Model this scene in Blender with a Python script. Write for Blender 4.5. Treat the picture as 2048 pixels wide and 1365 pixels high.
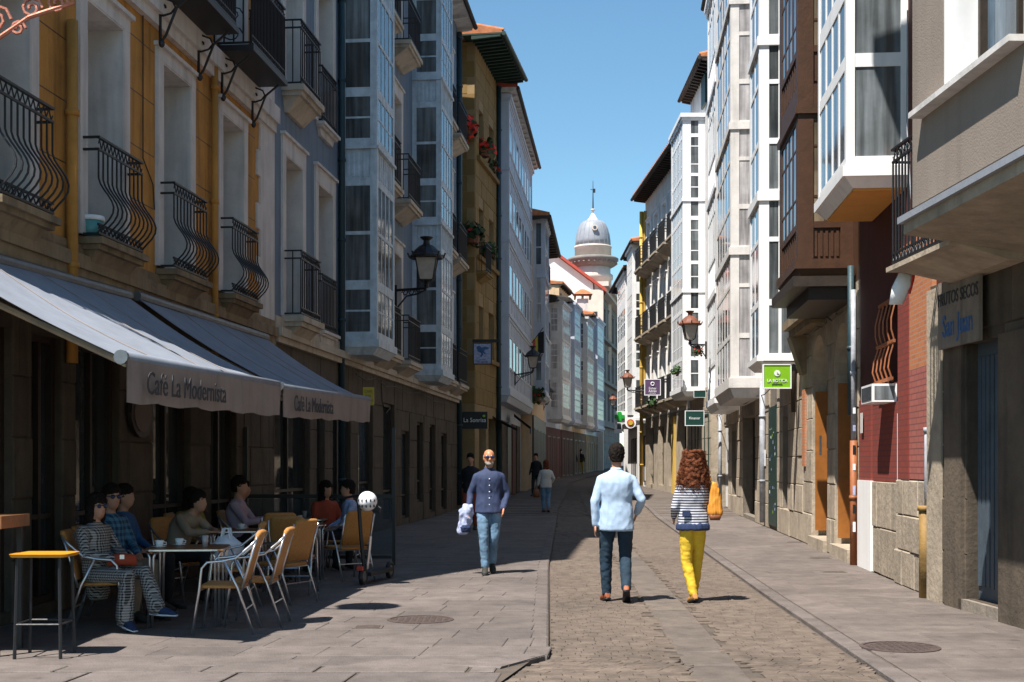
import bpy, math, random
from mathutils import Vector, Matrix, noise
R = random.Random(7)
for o in list(bpy.data.objects): bpy.data.objects.remove(o)
scn = bpy.context.scene; C = scn.collection
F, CX, HY, CH = 2560.0, 1024.0, 930.0, 1.53          # focal length (px), centre column, horizon row, eye height
# ---------------------------------------------------------------- camera, sky, sun, exposure
cam = bpy.data.cameras.new('camera'); co = bpy.data.objects.new('camera', cam); C.objects.link(co)
co.location = (0, 0, CH); co.rotation_euler = (math.radians(90), 0, 0)
cam.sensor_width = 36; cam.lens = 45; cam.shift_y = (HY - 682.5) / 2048; cam.clip_end = 2000; cam.clip_start = .1
scn.camera = co
SA, SB = .345, .40                                    # shadow drift per metre of height, +X and +Y
sd = Vector((-SA, -SB, 1)).normalized()
elev = math.asin(sd.z)
wd = bpy.data.worlds.new('World'); scn.world = wd; wd.use_nodes = True
nt = wd.node_tree; bg = nt.nodes['Background']; sky = nt.nodes.new('ShaderNodeTexSky')
sky.sky_type = 'NISHITA'; sky.sun_disc = False; sky.sun_elevation = elev
sky.sun_rotation = math.atan2(sd.x, sd.y)
sky.altitude = 0; sky.air_density = 1.0; sky.dust_density = 0; sky.ozone_density = 1.0
tint = nt.nodes.new('ShaderNodeVectorMath'); tint.operation = 'MULTIPLY'; tint.inputs[1].default_value = (.86, 1.14, 1.16)
nt.links.new(sky.outputs[0], tint.inputs[0]); nt.links.new(tint.outputs[0], bg.inputs[0]); bg.inputs[1].default_value = .073
sun = bpy.data.lights.new('sun', 'SUN'); so = bpy.data.objects.new('sun', sun); C.objects.link(so)
sun.energy = 5.0; sun.angle = math.radians(.5); sun.color = (1, .955, .89)
so.rotation_euler = sd.to_track_quat('Z', 'Y').to_euler(); so.location = (-20, -20, 40)

vs = scn.view_settings; vs.view_transform = 'Standard'; vs.look = 'None'; vs.exposure = 1.0; vs.gamma = 1
# ---------------------------------------------------------------- materials
MT = {}
def mat(name, col, rough=.75, var=.18, scale=2.5, bump=.15, bscale=45, rnd=.0, metal=0., spec=.4, stain=0., spots=0.):
    m = bpy.data.materials.new(name); m.use_nodes = True; n = m.node_tree.nodes; l = m.node_tree.links
    p = n['Principled BSDF']; p.inputs['Roughness'].default_value = rough; p.inputs['Metallic'].default_value = metal
    p.inputs['Specular IOR Level'].default_value = spec
    geo = n.new('ShaderNodeNewGeometry')
    a = n.new('ShaderNodeTexNoise'); a.inputs['Scale'].default_value = scale; a.inputs['Detail'].default_value = 8; a.inputs['Roughness'].default_value = .65
    l.new(geo.outputs['Position'], a.inputs['Vector'])
    rp = n.new('ShaderNodeMapRange'); rp.inputs[1].default_value = .3; rp.inputs[2].default_value = .7
    rp.inputs[3].default_value = 1 - var; rp.inputs[4].default_value = 1 + var
    l.new(a.outputs['Fac'], rp.inputs[0]); fac = rp.outputs[0]
    if rnd:
        oi = n.new('ShaderNodeObjectInfo'); r2 = n.new('ShaderNodeMapRange')
        r2.inputs[3].default_value = 1 - rnd; r2.inputs[4].default_value = 1 + rnd
        l.new(oi.outputs['Random'], r2.inputs[0]); mu = n.new('ShaderNodeMath'); mu.operation = 'MULTIPLY'
        l.new(fac, mu.inputs[0]); l.new(r2.outputs[0], mu.inputs[1]); fac = mu.outputs[0]
    if stain:                                        # vertical runs of dirt
        mp = n.new('ShaderNodeMapping'); mp.inputs['Scale'].default_value = (3.5, 3.5, .35)
        l.new(geo.outputs['Position'], mp.inputs['Vector'])
        s = n.new('ShaderNodeTexNoise'); s.inputs['Scale'].default_value = 1.6; s.inputs['Detail'].default_value = 6
        l.new(mp.outputs[0], s.inputs['Vector']); r3 = n.new('ShaderNodeMapRange')
        r3.inputs[1].default_value = .5; r3.inputs[2].default_value = .72; r3.inputs[3].default_value = 1; r3.inputs[4].default_value = 1 - stain
        l.new(s.outputs['Fac'], r3.inputs[0]); mu = n.new('ShaderNodeMath'); mu.operation = 'MULTIPLY'
        l.new(fac, mu.inputs[0]); l.new(r3.outputs[0], mu.inputs[1]); fac = mu.outputs[0]
    if spots:                                        # dark gum marks, damp patches and worn pale areas
        for sc_, lo, hi, amt in ((9, .62, .70, spots), (.55, .45, .65, spots*.7), (2.2, .55, .75, -spots*.5)):
            s = n.new('ShaderNodeTexNoise'); s.inputs['Scale'].default_value = sc_; s.inputs['Detail'].default_value = 4
            l.new(geo.outputs['Position'], s.inputs['Vector']); r4 = n.new('ShaderNodeMapRange'); r4.inputs[1].default_value = lo; r4.inputs[2].default_value = hi; r4.inputs[3].default_value = 1; r4.inputs[4].default_value = 1 - amt
            l.new(s.outputs['Fac'], r4.inputs[0]); mu = n.new('ShaderNodeMath'); mu.operation = 'MULTIPLY'; l.new(fac, mu.inputs[0]); l.new(r4.outputs[0], mu.inputs[1]); fac = mu.outputs[0]
    vm = n.new('ShaderNodeVectorMath'); vm.operation = 'SCALE'; vm.inputs[0].default_value = col
    l.new(fac, vm.inputs['Scale']); l.new(vm.outputs[0], p.inputs['Base Color'])
    if bump:
        b = n.new('ShaderNodeTexNoise'); b.inputs['Scale'].default_value = bscale; b.inputs['Detail'].default_value = 5
        l.new(geo.outputs['Position'], b.inputs['Vector'])
        bn = n.new('ShaderNodeBump'); bn.inputs['Strength'].default_value = bump; bn.inputs['Distance'].default_value = .02
        l.new(b.outputs['Fac'], bn.inputs['Height']); l.new(bn.outputs[0], p.inputs['Normal'])
    MT[name] = m; m['vm'] = 0
    return m
def pattern(name, kind, c1, c2, sc, rough=.85):
    m = bpy.data.materials.new(name); m.use_nodes = True; n = m.node_tree.nodes; l = m.node_tree.links
    p = n['Principled BSDF']; p.inputs['Roughness'].default_value = rough; p.inputs['Specular IOR Level'].default_value = .2
    tc = n.new('ShaderNodeTexCoord'); sx = n.new('ShaderNodeSeparateXYZ'); l.new(tc.outputs['Object'], sx.inputs[0])
    def wave(out, k, th):
        a = n.new('ShaderNodeMath'); a.operation = 'MULTIPLY'; l.new(out, a.inputs[0]); a.inputs[1].default_value = k
        f = n.new('ShaderNodeMath'); f.operation = 'FRACT'; l.new(a.outputs[0], f.inputs[0])
        g = n.new('ShaderNodeMath'); g.operation = 'GREATER_THAN'; l.new(f.outputs[0], g.inputs[0]); g.inputs[1].default_value = th
        return g.outputs[0]
    def add(a, b, op):
        m2 = n.new('ShaderNodeMath'); m2.operation = op; l.new(a, m2.inputs[0]); l.new(b, m2.inputs[1]); return m2.outputs[0]
    if kind == 'stripes': fac = wave(sx.outputs[2], sc, .52)
    else:
        h = add(sx.outputs[0], sx.outputs[1], 'ADD')
        va, vb = wave(h, sc, .5), wave(sx.outputs[2], sc, .5)
        fac = add(va, vb, 'MULTIPLY')
        if kind == 'plaid':
            q = add(va, vb, 'ADD'); k = n.new('ShaderNodeMath'); k.operation = 'MULTIPLY'; l.new(q, k.inputs[0]); k.inputs[1].default_value = .5; fac = k.outputs[0]
        else:
            q = add(va, vb, 'MAXIMUM'); fac = add(fac, q, 'ADD'); k = n.new('ShaderNodeMath'); k.operation = 'MULTIPLY'; l.new(fac, k.inputs[0]); k.inputs[1].default_value = .5; fac = k.outputs[0]
    mx = n.new('ShaderNodeMix'); mx.data_type = 'RGBA'; l.new(fac, mx.inputs[0])
    mx.inputs[6].default_value = (*c1, 1); mx.inputs[7].default_value = (*c2, 1); l.new(mx.outputs[2], p.inputs['Base Color'])
    MT[name] = m; return m
def glassmat(name, col, rnd=.5, rough=.04, curtain=0.):
    m = mat(name, col, rough, .45, .9, .05, 3, rnd, spec=.6); n = m.node_tree.nodes; l = m.node_tree.links      # curtain folds and dim rooms behind the pane
    vm = [q for q in n if q.type == 'VECT_MATH'][0]; src = vm.inputs['Scale'].links[0].from_socket; geo = [q for q in n if q.type == 'NEW_GEOMETRY'][0]
    mp = n.new('ShaderNodeMapping'); mp.inputs['Scale'].default_value = (9, 9, .5); l.new(geo.outputs['Position'], mp.inputs['Vector']); t = n.new('ShaderNodeTexNoise'); t.inputs['Scale'].default_value = 1.0; t.inputs['Detail'].default_value = 3; l.new(mp.outputs[0], t.inputs['Vector'])
    r = n.new('ShaderNodeMapRange'); r.inputs[1].default_value = .35; r.inputs[2].default_value = .65; r.inputs[3].default_value = .55; r.inputs[4].default_value = 1.5 if name != 'glass_light' else 1.15; l.new(t.outputs['Fac'], r.inputs[0])
    mu = n.new('ShaderNodeMath'); mu.operation = 'MULTIPLY'; l.new(src, mu.inputs[0]); l.new(r.outputs[0], mu.inputs[1]); l.new(mu.outputs[0], vm.inputs['Scale'])
    return m
def brickmat(name, c1, c2, mortar, bw, bh):
    m = bpy.data.materials.new(name); m.use_nodes = True; n = m.node_tree.nodes; l = m.node_tree.links
    p = n['Principled BSDF']; p.inputs['Roughness'].default_value = .8
    t = n.new('ShaderNodeTexBrick'); t.inputs['Scale'].default_value = 1; t.inputs['Mortar Size'].default_value = .008
    t.inputs['Brick Width'].default_value = bw; t.inputs['Row Height'].default_value = bh
    t.inputs['Color1'].default_value = (*c1, 1); t.inputs['Color2'].default_value = (*c2, 1); t.inputs['Mortar'].default_value = (*mortar, 1)
    tc = n.new('ShaderNodeTexCoord'); sx = n.new('ShaderNodeSeparateXYZ'); cb = n.new('ShaderNodeCombineXYZ'); ad = n.new('ShaderNodeMath')
    l.new(tc.outputs['Object'], sx.inputs[0]); l.new(sx.outputs[0], ad.inputs[0]); l.new(sx.outputs[1], ad.inputs[1])
    l.new(ad.outputs[0], cb.inputs[0]); l.new(sx.outputs[2], cb.inputs[1]); l.new(cb.outputs[0], t.inputs['Vector']); l.new(t.outputs['Color'], p.inputs['Base Color'])
    MT[name] = m; return m

mat('ochre_plaster', (.46, .215, .045), .85, .22, 1.6, .2, 30, stain=.45, spots=.12)
mat('stone_trim', (.46, .395, .315), .85, .2, 2.2, .25, 25, stain=.3)
mat('stone_white', (.60, .56, .53), .85, .14, 2.0, .15, 25, stain=.25)
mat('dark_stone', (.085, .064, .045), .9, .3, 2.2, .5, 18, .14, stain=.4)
mat('brown_stone', (.20, .145, .085), .9, .3, 2.2, .5, 18, .12, stain=.4)
mat('grey_stone', (.21, .175, .14), .9, .28, 1.8, .5, 16, .15, stain=.35)
mat('pale_stone', (.36, .295, .22), .9, .25, 2.5, .6, 14, .12, stain=.2)
mat('ochre_stone', (.22, .135, .045), .9, .12, 2.5, .2, 30, .08)
mat('ochre_joint', (.28, .19, .09), .9)
mat('blue_plaster', (.155, .205, .27), .85, .1, 1.2, .08, 30, stain=.2)
mat('blue_wood', (.50, .57, .63), .6, .2, 5, .3, 30, .05, stain=.35)
mat('white_wood', (.76, .76, .76), .5, .09, 4, .08, 30, stain=.12)
mat('white_panel', (.78, .77, .76), .45, .05, 3, .03, 30, stain=.12)
mat('old_white', (.60, .57, .54), .7, .12, 3, .15, 25, stain=.25)
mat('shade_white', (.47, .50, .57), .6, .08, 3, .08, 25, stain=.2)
mat('white_render', (.78, .76, .74), .85, .05, 1, .05, 20, stain=.08)
mat('beige_render', (.235, .19, .155), .9, .07, 1.3, .25, 60, stain=.12)
mat('brown_wood', (.066, .029, .014), .45, .2, 6, .15, 25, .1)
mat('orange_wood', (.28, .10, .018), .5, .2, 5, .1, 20)
mat('dark_wood', (.03, .02, .014), .5, .3, 5, .2, 20)
mat('dark_green_wood', (.012, .035, .028), .5, .2, 6, .1, 20)
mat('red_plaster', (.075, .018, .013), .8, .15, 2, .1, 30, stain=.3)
brickmat('red_brick', (.24, .032, .018), (.19, .03, .018), (.12, .03, .022), .24, .075)
brickmat('pink_brick', (.36, .105, .08), (.31, .09, .07), (.17, .055, .045), .24, .075)
brickmat('orange_brick', (.48, .16, .055), (.40, .13, .05), (.35, .22, .15), .2, .06)
mat('yellow_plaster', (.52, .34, .08), .85, .12, 2, .08, 30, stain=.2)
mat('cream_plaster', (.64, .59, .52), .85, .1, 2, .08, 30, stain=.25)
mat('peach_plaster', (.60, .42, .25), .85, .1, 2, .08, 30, stain=.2)
mat('orange_paint', (.62, .28, .05), .7, .08)
mat('iron', (.012, .012, .014), .5, .2, 20, .1, 60, spec=.5)
mat('grey_metal', (.16, .17, .18), .45, .2, 8, .1, 40, metal=.6)
mat('alu', (.62, .62, .64), .28, .08, 12, .02, 60, metal=.9)
mat('rattan', (.44, .20, .05), .6, .2, 40, .5, 160)
mat('table_wood', (.20, .09, .035), .4, .25, 12, .1, 40)
mat('amber_board', (.62, .27, .02), .4, .12, 12, .05, 40)
mat('canvas', (.215, .235, .275), .85, .12, 2.5, .1, 120, stain=.12)
mat('valance_cloth', (.27, .225, .20), .85, .1, 3, .1, 120, stain=.2)
mat('ink', (.05, .05, .055), .9, .3, 12)
mat('ink_blue', (.05, .12, .26), .8, .3, 10)
mat('paper_white', (.8, .8, .8), .6, .05)
mat('roof_tile', (.42, .15, .06), .85, .3, 4, .3, 20, .15)
mat('red_edge', (.42, .07, .045), .7, .15, 3)
mat('dark_eave', (.035, .028, .024), .8, .25, 6, .2, 20)
mat('green_eave', (.012, .035, .024), .6, .25, 6, .1, 20)
mat('zinc', (.25, .265, .295), .55, .12, 4, .1, 30, metal=.0)
mat('tower_stone', (.62, .53, .46), .85, .1, 2, .1, 20)
mat('dark_ashlar', (.20, .185, .17), .9, .2, 1.5, .3, 10)
mat('slab', (.130, .107, .095), .8, .25, 3.5, .5, 55, .12, spots=.28)
mat('slab_right', (.132, .107, .093), .8, .26, 3.5, .5, 55, .12, spots=.28)
mat('sett', (.120, .091, .070), .8, .35, 6, .3, 40, .15, spots=.28)
mat('drain_slab', (.122, .098, .08), .75, .25, 5, .4, 50, .1, spots=.25)
mat('joint', (.085, .066, .052), .95, .3, 4, .3, 30)
mat('asphalt', (.09, .085, .08), .95, .2, 3, .3, 30)
mat('rust_iron', (.075, .052, .045), .75, .3, 12, .5, 90)
mat('orange_pipe', (.30, .10, .035), .6, .25, 4, .2, 20, stain=.3)
mat('grey_pipe', (.32, .33, .36), .6, .3, 6, .2, 20, stain=.3)
mat('ochre_pipe', (.34, .20, .06), .7, .3, 4, .3, 20, stain=.4)
mat('teal_pipe', (.02, .045, .055), .5, .2, 6)
mat('gate_blue', (.065, .085, .105), .5, .2, 4, .1, 30)
mat('lime', (.20, .45, .012), .5, .05)
mat('purple', (.10, .055, .12), .5, .1)
mat('forest', (.008, .045, .035), .5, .1)
mat('cross_green', (.02, .33, .04), .4, .05)
mat('sign_yellow', (.50, .38, .04), .6, .1)
mat('sign_red', (.55, .06, .03), .5, .1)
mat('black_paint', (.01, .01, .012), .5, .1)
mat('lamp_glass', (.42, .36, .30), .25, .15, 6, .05, 20)
mat('rust_cap', (.16, .055, .03), .6, .3, 10, .3, 40)
mat('copper', (.45, .17, .11), .5, .2, 12, .3, 40, metal=.3)
mat('leaf', (.025, .06, .015), .7, .4, 20, .2, 40, .3)
mat('flower', (.55, .03, .015), .7, .3, 20, .1, 40, .3)
mat('curtain_cloth', (.50, .48, .45), .9, .1, 3)
glassmat('glass_dark', (.035, .042, .045), .5)
glassmat('glass_mid', (.09, .10, .105), .45)
glassmat('glass_light', (.42, .40, .40), .12, .12)
glassmat('glass_blue', (.05, .07, .09), .5)
glassmat('glass_warm', (.16, .12, .08), .5)
# cloth, skin, hair
mat('skin', (.46, .23, .145), .55, .08, 12, .05, 80)
mat('skin_red', (.52, .215, .11), .45, .1, 12, .05, 80)
mat('shirt_sky', (.37, .48, .62), .85, .06, 5, .1, 90)
mat('shirt_navy', (.028, .042, .095), .8, .15, 5, .1, 90)
mat('jeans_dark', (.012, .030, .050), .85, .3, 6, .15, 150)
mat('jeans_light', (.12, .21, .31), .85, .5, 4, .15, 150)
mat('yellow_cotton', (.66, .43, .03), .85, .1, 5, .1, 90)
mat('navy_cloth', (.02, .035, .09), .85, .15, 5)
mat('leather_tan', (.62, .25, .03), .5, .12, 6, .1, 60)
mat('leather_brown', (.20, .065, .025), .5, .25, 10, .1, 60)
mat('hair_brown', (.12, .034, .012), .7, .5, 30, .6, 90, spec=.2)
mat('hair_dark', (.012, .008, .006), .75, .3, 25, .6, 130, spec=.15)
mat('hair_grey', (.30, .27, .24), .8, .3, 30, .3, 120)
mat('cream_cloth', (.55, .52, .47), .85, .08, 5)
mat('lens', (.015, .03, .08), .08, .1)
mat('cloth_black', (.012, .012, .014), .85, .2, 5)
mat('cloth_beige', (.26, .20, .14), .85, .12, 5)
mat('cloth_lilac', (.40, .30, .36), .85, .08, 5)
mat('cloth_olive', (.22, .17, .02), .85, .1, 5)
mat('cloth_blue', (.03, .09, .22), .85, .1, 5)
mat('cloth_red', (.32, .05, .02), .8, .15, 8)
mat('jacket_pale', (.34, .38, .54), .85, .35, 14)
mat('rubber_white', (.7, .72, .76), .6, .05)
mat('shoe_dark', (.03, .028, .024), .7, .3, 20)
mat('shoe_tan', (.42, .20, .05), .55, .2, 12)
mat('shoe_rust', (.26, .07, .025), .55, .2, 12)
mat('white_plastic', (.78, .78, .8), .35, .04)
mat('turquoise', (.10, .30, .30), .4, .08)
mat('porcelain', (.75, .74, .72), .25, .03)
pattern('breton', 'stripes', (.58, .58, .60), (.03, .035, .075), 32)
pattern('houndstooth', 'check', (.36, .34, .32), (.012, .012, .014), 38)
pattern('plaid_blue', 'plaid', (.02, .05, .10), (.08, .20, .30), 16)
# ---------------------------------------------------------------- mesh builder
class MB:
    def __init__(s, sg=1): s.v = []; s.f = []; s.sg = sg
    def add(s, vs, fs):
        k = len(s.v); s.v += [tuple(p) for p in vs]; s.f += [tuple(i + k for i in f) for f in fs]; return s
    def box(s, x0, x1, y0, y1, z0, z1):
        x0, x1 = min(x0, x1), max(x0, x1); y0, y1 = min(y0, y1), max(y0, y1); z0, z1 = min(z0, z1), max(z0, z1)
        return s.add([(x0,y0,z0),(x1,y0,z0),(x1,y1,z0),(x0,y1,z0),(x0,y0,z1),(x1,y0,z1),(x1,y1,z1),(x0,y1,z1)],
            [(0,3,2,1),(4,5,6,7),(0,1,5,4),(1,2,6,5),(2,3,7,6),(3,0,4,7)])
    def hexa(s, b, t): return s.add(list(b) + list(t), [(0,3,2,1),(4,5,6,7),(0,1,5,4),(1,2,6,5),(2,3,7,6),(3,0,4,7)])
    def prism(s, poly, fn, a, b):                    # poly counter-clockwise in 2D; fn(p, t) -> 3D
        n = len(poly); vs = [fn(p, a) for p in poly] + [fn(p, b) for p in poly]
        fs = [tuple(range(n - 1, -1, -1)), tuple(range(n, 2 * n))] + [(i, (i + 1) % n, n + (i + 1) % n, n + i) for i in range(n)]
        return s.add(vs, fs)
    def rings(s, rs, cap=True):
        n = len(rs[0]); vs = [p for r in rs for p in r]; fs = []
        for i in range(len(rs) - 1):
            for j in range(n):
                k = (j + 1) % n; fs.append((i*n+j, i*n+k, (i+1)*n+k, (i+1)*n+j))
        if cap: fs += [tuple(range(n - 1, -1, -1)), tuple(range((len(rs)-1)*n, len(rs)*n))]
        return s.add(vs, fs)
    def tube(s, pts, r, n=6):
        pts = [Vector(p) for p in pts]; rs = []; m = len(pts)
        if not isinstance(r, (list, tuple)): r = [r] * m
        t = (pts[1] - pts[0]).normalized(); up = Vector((0, 0, 1)) if abs(t.z) < .9 else Vector((1, 0, 0))
        a = t.cross(up).normalized()
        for i, p in enumerate(pts):
            t = (pts[min(i+1, m-1)] - pts[max(i-1, 0)]).normalized(); a = (a - t * a.dot(t)).normalized(); b = t.cross(a)
            rs.append([p + (a * math.cos(q) + b * math.sin(q)) * r[i] for q in [2*math.pi*j/n for j in range(n)]])
        return s.rings(rs)
    def lathe(s, prof, c=(0,0,0), n=16):
        return s.rings([[(c[0]+r*math.cos(q), c[1]+r*math.sin(q), c[2]+z) for q in [2*math.pi*j/n for j in range(n)]] for r, z in prof])
    def ell(s, c, rx, ry, rz, n=12, m=8):
        return s.rings([[(c[0]+rx*math.sin(t)*math.cos(q), c[1]+ry*math.sin(t)*math.sin(q), c[2]-rz*math.cos(t)) for q in [2*math.pi*j/n for j in range(n)]]
            for t in [max(.08, min(math.pi-.08, math.pi*i/m)) for i in range(m+1)]])
    def loft(s, secs, n=16, p=2.0):                  # (centre, side vector, front vector)
        rs = []
        for c, a, b in secs:
            c, a, b = Vector(c), Vector(a), Vector(b); r = []
            for j in range(n):
                q = 2*math.pi*j/n; x, y = math.cos(q), math.sin(q)
                x = math.copysign(abs(x)**(2/p), x); y = math.copysign(abs(y)**(2/p), y); r.append(c + a*x + b*y)
            rs.append(r)
        return s.rings(rs)
    def mesh(s, name):
        me = bpy.data.meshes.new(name)
        if s.sg < 0: me.from_pydata([(x, -y, z) for x, y, z in s.v], [], [f[::-1] for f in s.f])
        else: me.from_pydata(s.v, [], s.f)
        return me
    def build(s, name, m, parent=None, smooth=False, stuff=False):
        if not s.v: return None
        me = s.mesh(name); me.materials.append(MT[m] if isinstance(m, str) else m)
        if smooth: me.shade_smooth()
        return link(name, me, parent, stuff)
def link(name, me, parent=None, stuff=False):
    o = bpy.data.objects.new(name, me); C.objects.link(o)
    if parent: o.parent = parent
    if stuff: o['kind'] = 'stuff'
    return o
def tag(o, label, cat, group=None):
    o['label'] = label; o['category'] = cat
    if group: o['group'] = group
    return o
def thing(name, label, cat, loc=(0,0,0), rz=0, group=None):
    o = bpy.data.objects.new(name, None); C.objects.link(o); o.location = loc; o.rotation_euler = (0, 0, rz); o.empty_display_size = .2
    return tag(o, label, cat, group)
def dup(root, loc, rz, label=None):
    def cp(o, par):
        c = o.copy(); C.objects.link(c)
        if par: c.parent = par
        for ch in list(o.children): cp(ch, c)
        return c
    r = cp(root, None); r.location = loc; r.rotation_euler = (0, 0, rz)
    if label: r['label'] = label
    return r
TS = bpy.data.scenes.new('workbench')              # empty scratch scene: modifiers are evaluated here, then it is removed
def evald(o):
    TS.collection.objects.link(o); vl = TS.view_layers[0]; vl.update(); return bpy.data.meshes.new_from_object(o.evaluated_get(vl.depsgraph))
def text(body, size, m, parent, loc, rot=(math.pi/2, 0, 0), name='lettering', sx=1, align='CENTER', ext=.004, shear=0):
    cu = bpy.data.curves.new(name, 'FONT'); cu.body = body; cu.size = size; cu.align_x = align; cu.align_y = 'CENTER'; cu.extrude = ext; cu.resolution_u = 3; cu.shear = shear
    t = bpy.data.objects.new(name, cu); me = evald(t); bpy.data.objects.remove(t)
    me.materials.clear(); me.materials.append(MT[m]); me.name = name
    o = link(name, me, parent); o.location = loc; o.rotation_euler = rot; o.scale = (sx, 1, 1); return o
def gz(Y): return 0 if Y < 38 else .018 * (Y - 38)   # the street climbs gently past the bend
def gp(x, y):                                        # photo pixel of a ground point -> world
    d = F * CH / (y - HY); return ((x - CX) / F * d, d)
# ---------------------------------------------------------------- building frame
class B:
    def __init__(s, name, label, y0, y1, line, side, cat='building'):
        s.p0 = Vector((line(y0), y0)); s.p1 = Vector((line(y1), y1)); d = (s.p1 - s.p0); s.L = d.length; s.d = d.normalized()
        s.s = 1 if side == 'R' else -1
        s.n = Vector((-s.d.y, s.d.x)) * s.s
        s.o = thing(name, label, cat, (s.p0.x, s.p0.y, 0), math.atan2(s.d.y, s.d.x)); s.op = []
    def mb(s): return MB(s.s)
    def ux(s, x, w=0):
        r = (x - CX) / F; a = s.p0 + s.n * w; return (r * a.y - a.x) / (s.d.x - r * s.d.y)
    def Y(s, u, w=0): return s.p0.y + u * s.d.y + w * s.n.y
    def uy(s, Y, w=0): return (Y - s.p0.y - w * s.n.y) / s.d.y
    def z(s, u, y, w=0): return CH + (HY - y) / F * s.Y(u, w)
    def box(s, name, m, u0, u1, w0, w1, z0, z1, par=None): return s.mb().box(u0, u1, w0, w1, z0, z1).build(name, m, par or s.o)
    def wall(s, m, z0, z1, u0=0, u1=None, w=0, t=.5, name='wall'):
        u1 = s.L if u1 is None else u1; mb = s.mb()
        ops = [(max(a, u0), min(b, u1), max(c, z0), min(d, z1)) for a, b, c, d in s.op]
        ops = [q for q in ops if q[1] - q[0] > .01 and q[3] - q[2] > .01]
        us = sorted({u0, u1} | {v for q in ops for v in q[:2]}); zs = sorted({z0, z1} | {v for q in ops for v in q[2:]})
        for i in range(len(us) - 1):
            run = None
            for j in range(len(zs) - 1):
                cu, cz = (us[i] + us[i+1]) / 2, (zs[j] + zs[j+1]) / 2
                hole = any(a < cu < b and c < cz < d for a, b, c, d in ops)
                if hole:
                    if run is not None: mb.box(us[i], us[i+1], w - t, w, run, zs[j]); run = None
                elif run is None: run = zs[j]
            if run is not None: mb.box(us[i], us[i+1], w - t, w, run, zs[-1])
        return mb.build(name, m, s.o)
    def core(s, m, z0, z1, depth=8, u0=.01, u1=None, w=-.5):
        return s.box('side_wall', m, u0, (s.L if u1 is None else u1) - .01, -depth, w, z0, z1)
    def window(s, u0, u1, z0, z1, dep=.2, fm='white_wood', gm='glass_dark', cols=2, rows=(1,), fw=.07, trim=None, tw=.14, hd=.14, pr=.04, cut=True, sub=True, name='window'):
        lin = trim
        if cut: s.op.append((u0, u1, z0, z1))
        mb = s.mb(); w1 = -dep; w0 = -dep - .07
        for a, b, c, d in ((u0, u0+fw, z0, z1), (u1-fw, u1, z0, z1)): mb.box(a, b, w0, w1, c, d)
        for c, d in ((z0, z0+fw), (z1-fw, z1)): mb.box(u0+fw, u1-fw, w0, w1, c, d)
        cu = [u0 + fw + (u1-u0-2*fw) * i / cols for i in range(cols + 1)]; tot = sum(rows); cz = [z0 + fw]
        for r in rows: cz.append(cz[-1] + (z1-z0-2*fw) * r / tot)
        for q in cu[1:-1]: mb.box(q - fw*.4, q + fw*.4, w0 + .01, w1 - .003, z0 + fw, z1 - fw)
        for q in cz[1:-1]: mb.box(u0 + fw, u1 - fw, w0 + .02, w1 - .006, q - fw*.35, q + fw*.35)
        f = mb.build(name, fm, s.o)
        if sub:
            for i in range(cols):
                for j in range(len(rows)): s.box('pane', gm, cu[i], cu[i+1], w0 - .02, w0 + .005, cz[j], cz[j+1], f)
        else: s.box('pane', gm, u0 + fw, u1 - fw, w0 - .02, w0 + .005, z0 + fw, z1 - fw, f)
        s.box('room_back', 'cloth_black', u0 - .02, u1 + .02, -dep - .32, -dep - .12, z0 - .02, z1 + .02, f)
        if trim:
            t = s.mb(); t.box(u0-tw, u0, -.05, pr, z0, z1); t.box(u1, u1+tw, -.05, pr, z0, z1)
            t.box(u0-tw, u1+tw, -.05, pr + .003, z1, z1+hd); t.box(u0-tw-.04, u1+tw+.04, -.05, pr+.05, z1+hd, z1+hd+.05)
            t.build('surround', trim, f)
            e = .02; v = s.mb(); v.box(u0, u0+e, -dep, pr-.004, z0, z1); v.box(u1-e, u1, -dep, pr-.004, z0, z1); v.box(u0+e, u1-e, -dep, pr-.004, z1-e, z1); v.box(u0+e, u1-e, -dep, pr-.004, z0, z0+e); v.build('reveal', trim, f)
        return f
    def rail(s, u0, u1, w, z0, h, par, bulge=0, step=.115, r=.011, near=True):
        mb = s.mb()
        def prof(t): return w + bulge * math.sin(math.pi * min(1, t / .64) ** .8) ** 1.6 if bulge else w
        n = max(2, int((u1 - u0) / step)); N = 15 if bulge else 2
        for i in range(n + 1):
            u = u0 + (u1 - u0) * i / n
            mb.tube([(u, prof(k/(N-1)), z0 + .06 + (h - .18) * k/(N-1)) for k in range(N)], r, 5)
        ends = (u0, u1)
        for u in ends:
            m = max(1, int(w / .12))
            for i in range(m): mb.tube([(u, w*i/m + .02, z0 + .04), (u, w*i/m + .02, z0 + h)], r, 5)
            for zz in (z0 + .04, z0 + h - .13, z0 + h): mb.box(u - .014, u + .014, .0, w, zz - .012, zz + .012)
        for zz, q in ((z0 + .045, .014), (z0 + .14, .01), (z0 + h - .13, .012), (z0 + h, .02)): mb.box(u0 - .014, u1 + .014, w - q, w + q, zz - .012, zz + .012)
        k = max(2, int((u1 - u0) / .1))
        for i in range(k): mb.tube([(u0 + (u1-u0)*(i+q)/k, w, z0 + h - .07 + .05*math.sin(6.28*q)) for q in (0, .25, .5, .75, 1)], .008, 4)
        for i in range(k): mb.tube([(u0 + (u1-u0)*(i+q)/k, w, z0 + .095 + .04*math.sin(6.28*q)) for q in (0, .25, .5, .75, 1)], .008, 4)
        return mb.build('railing', 'iron', par)
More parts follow.
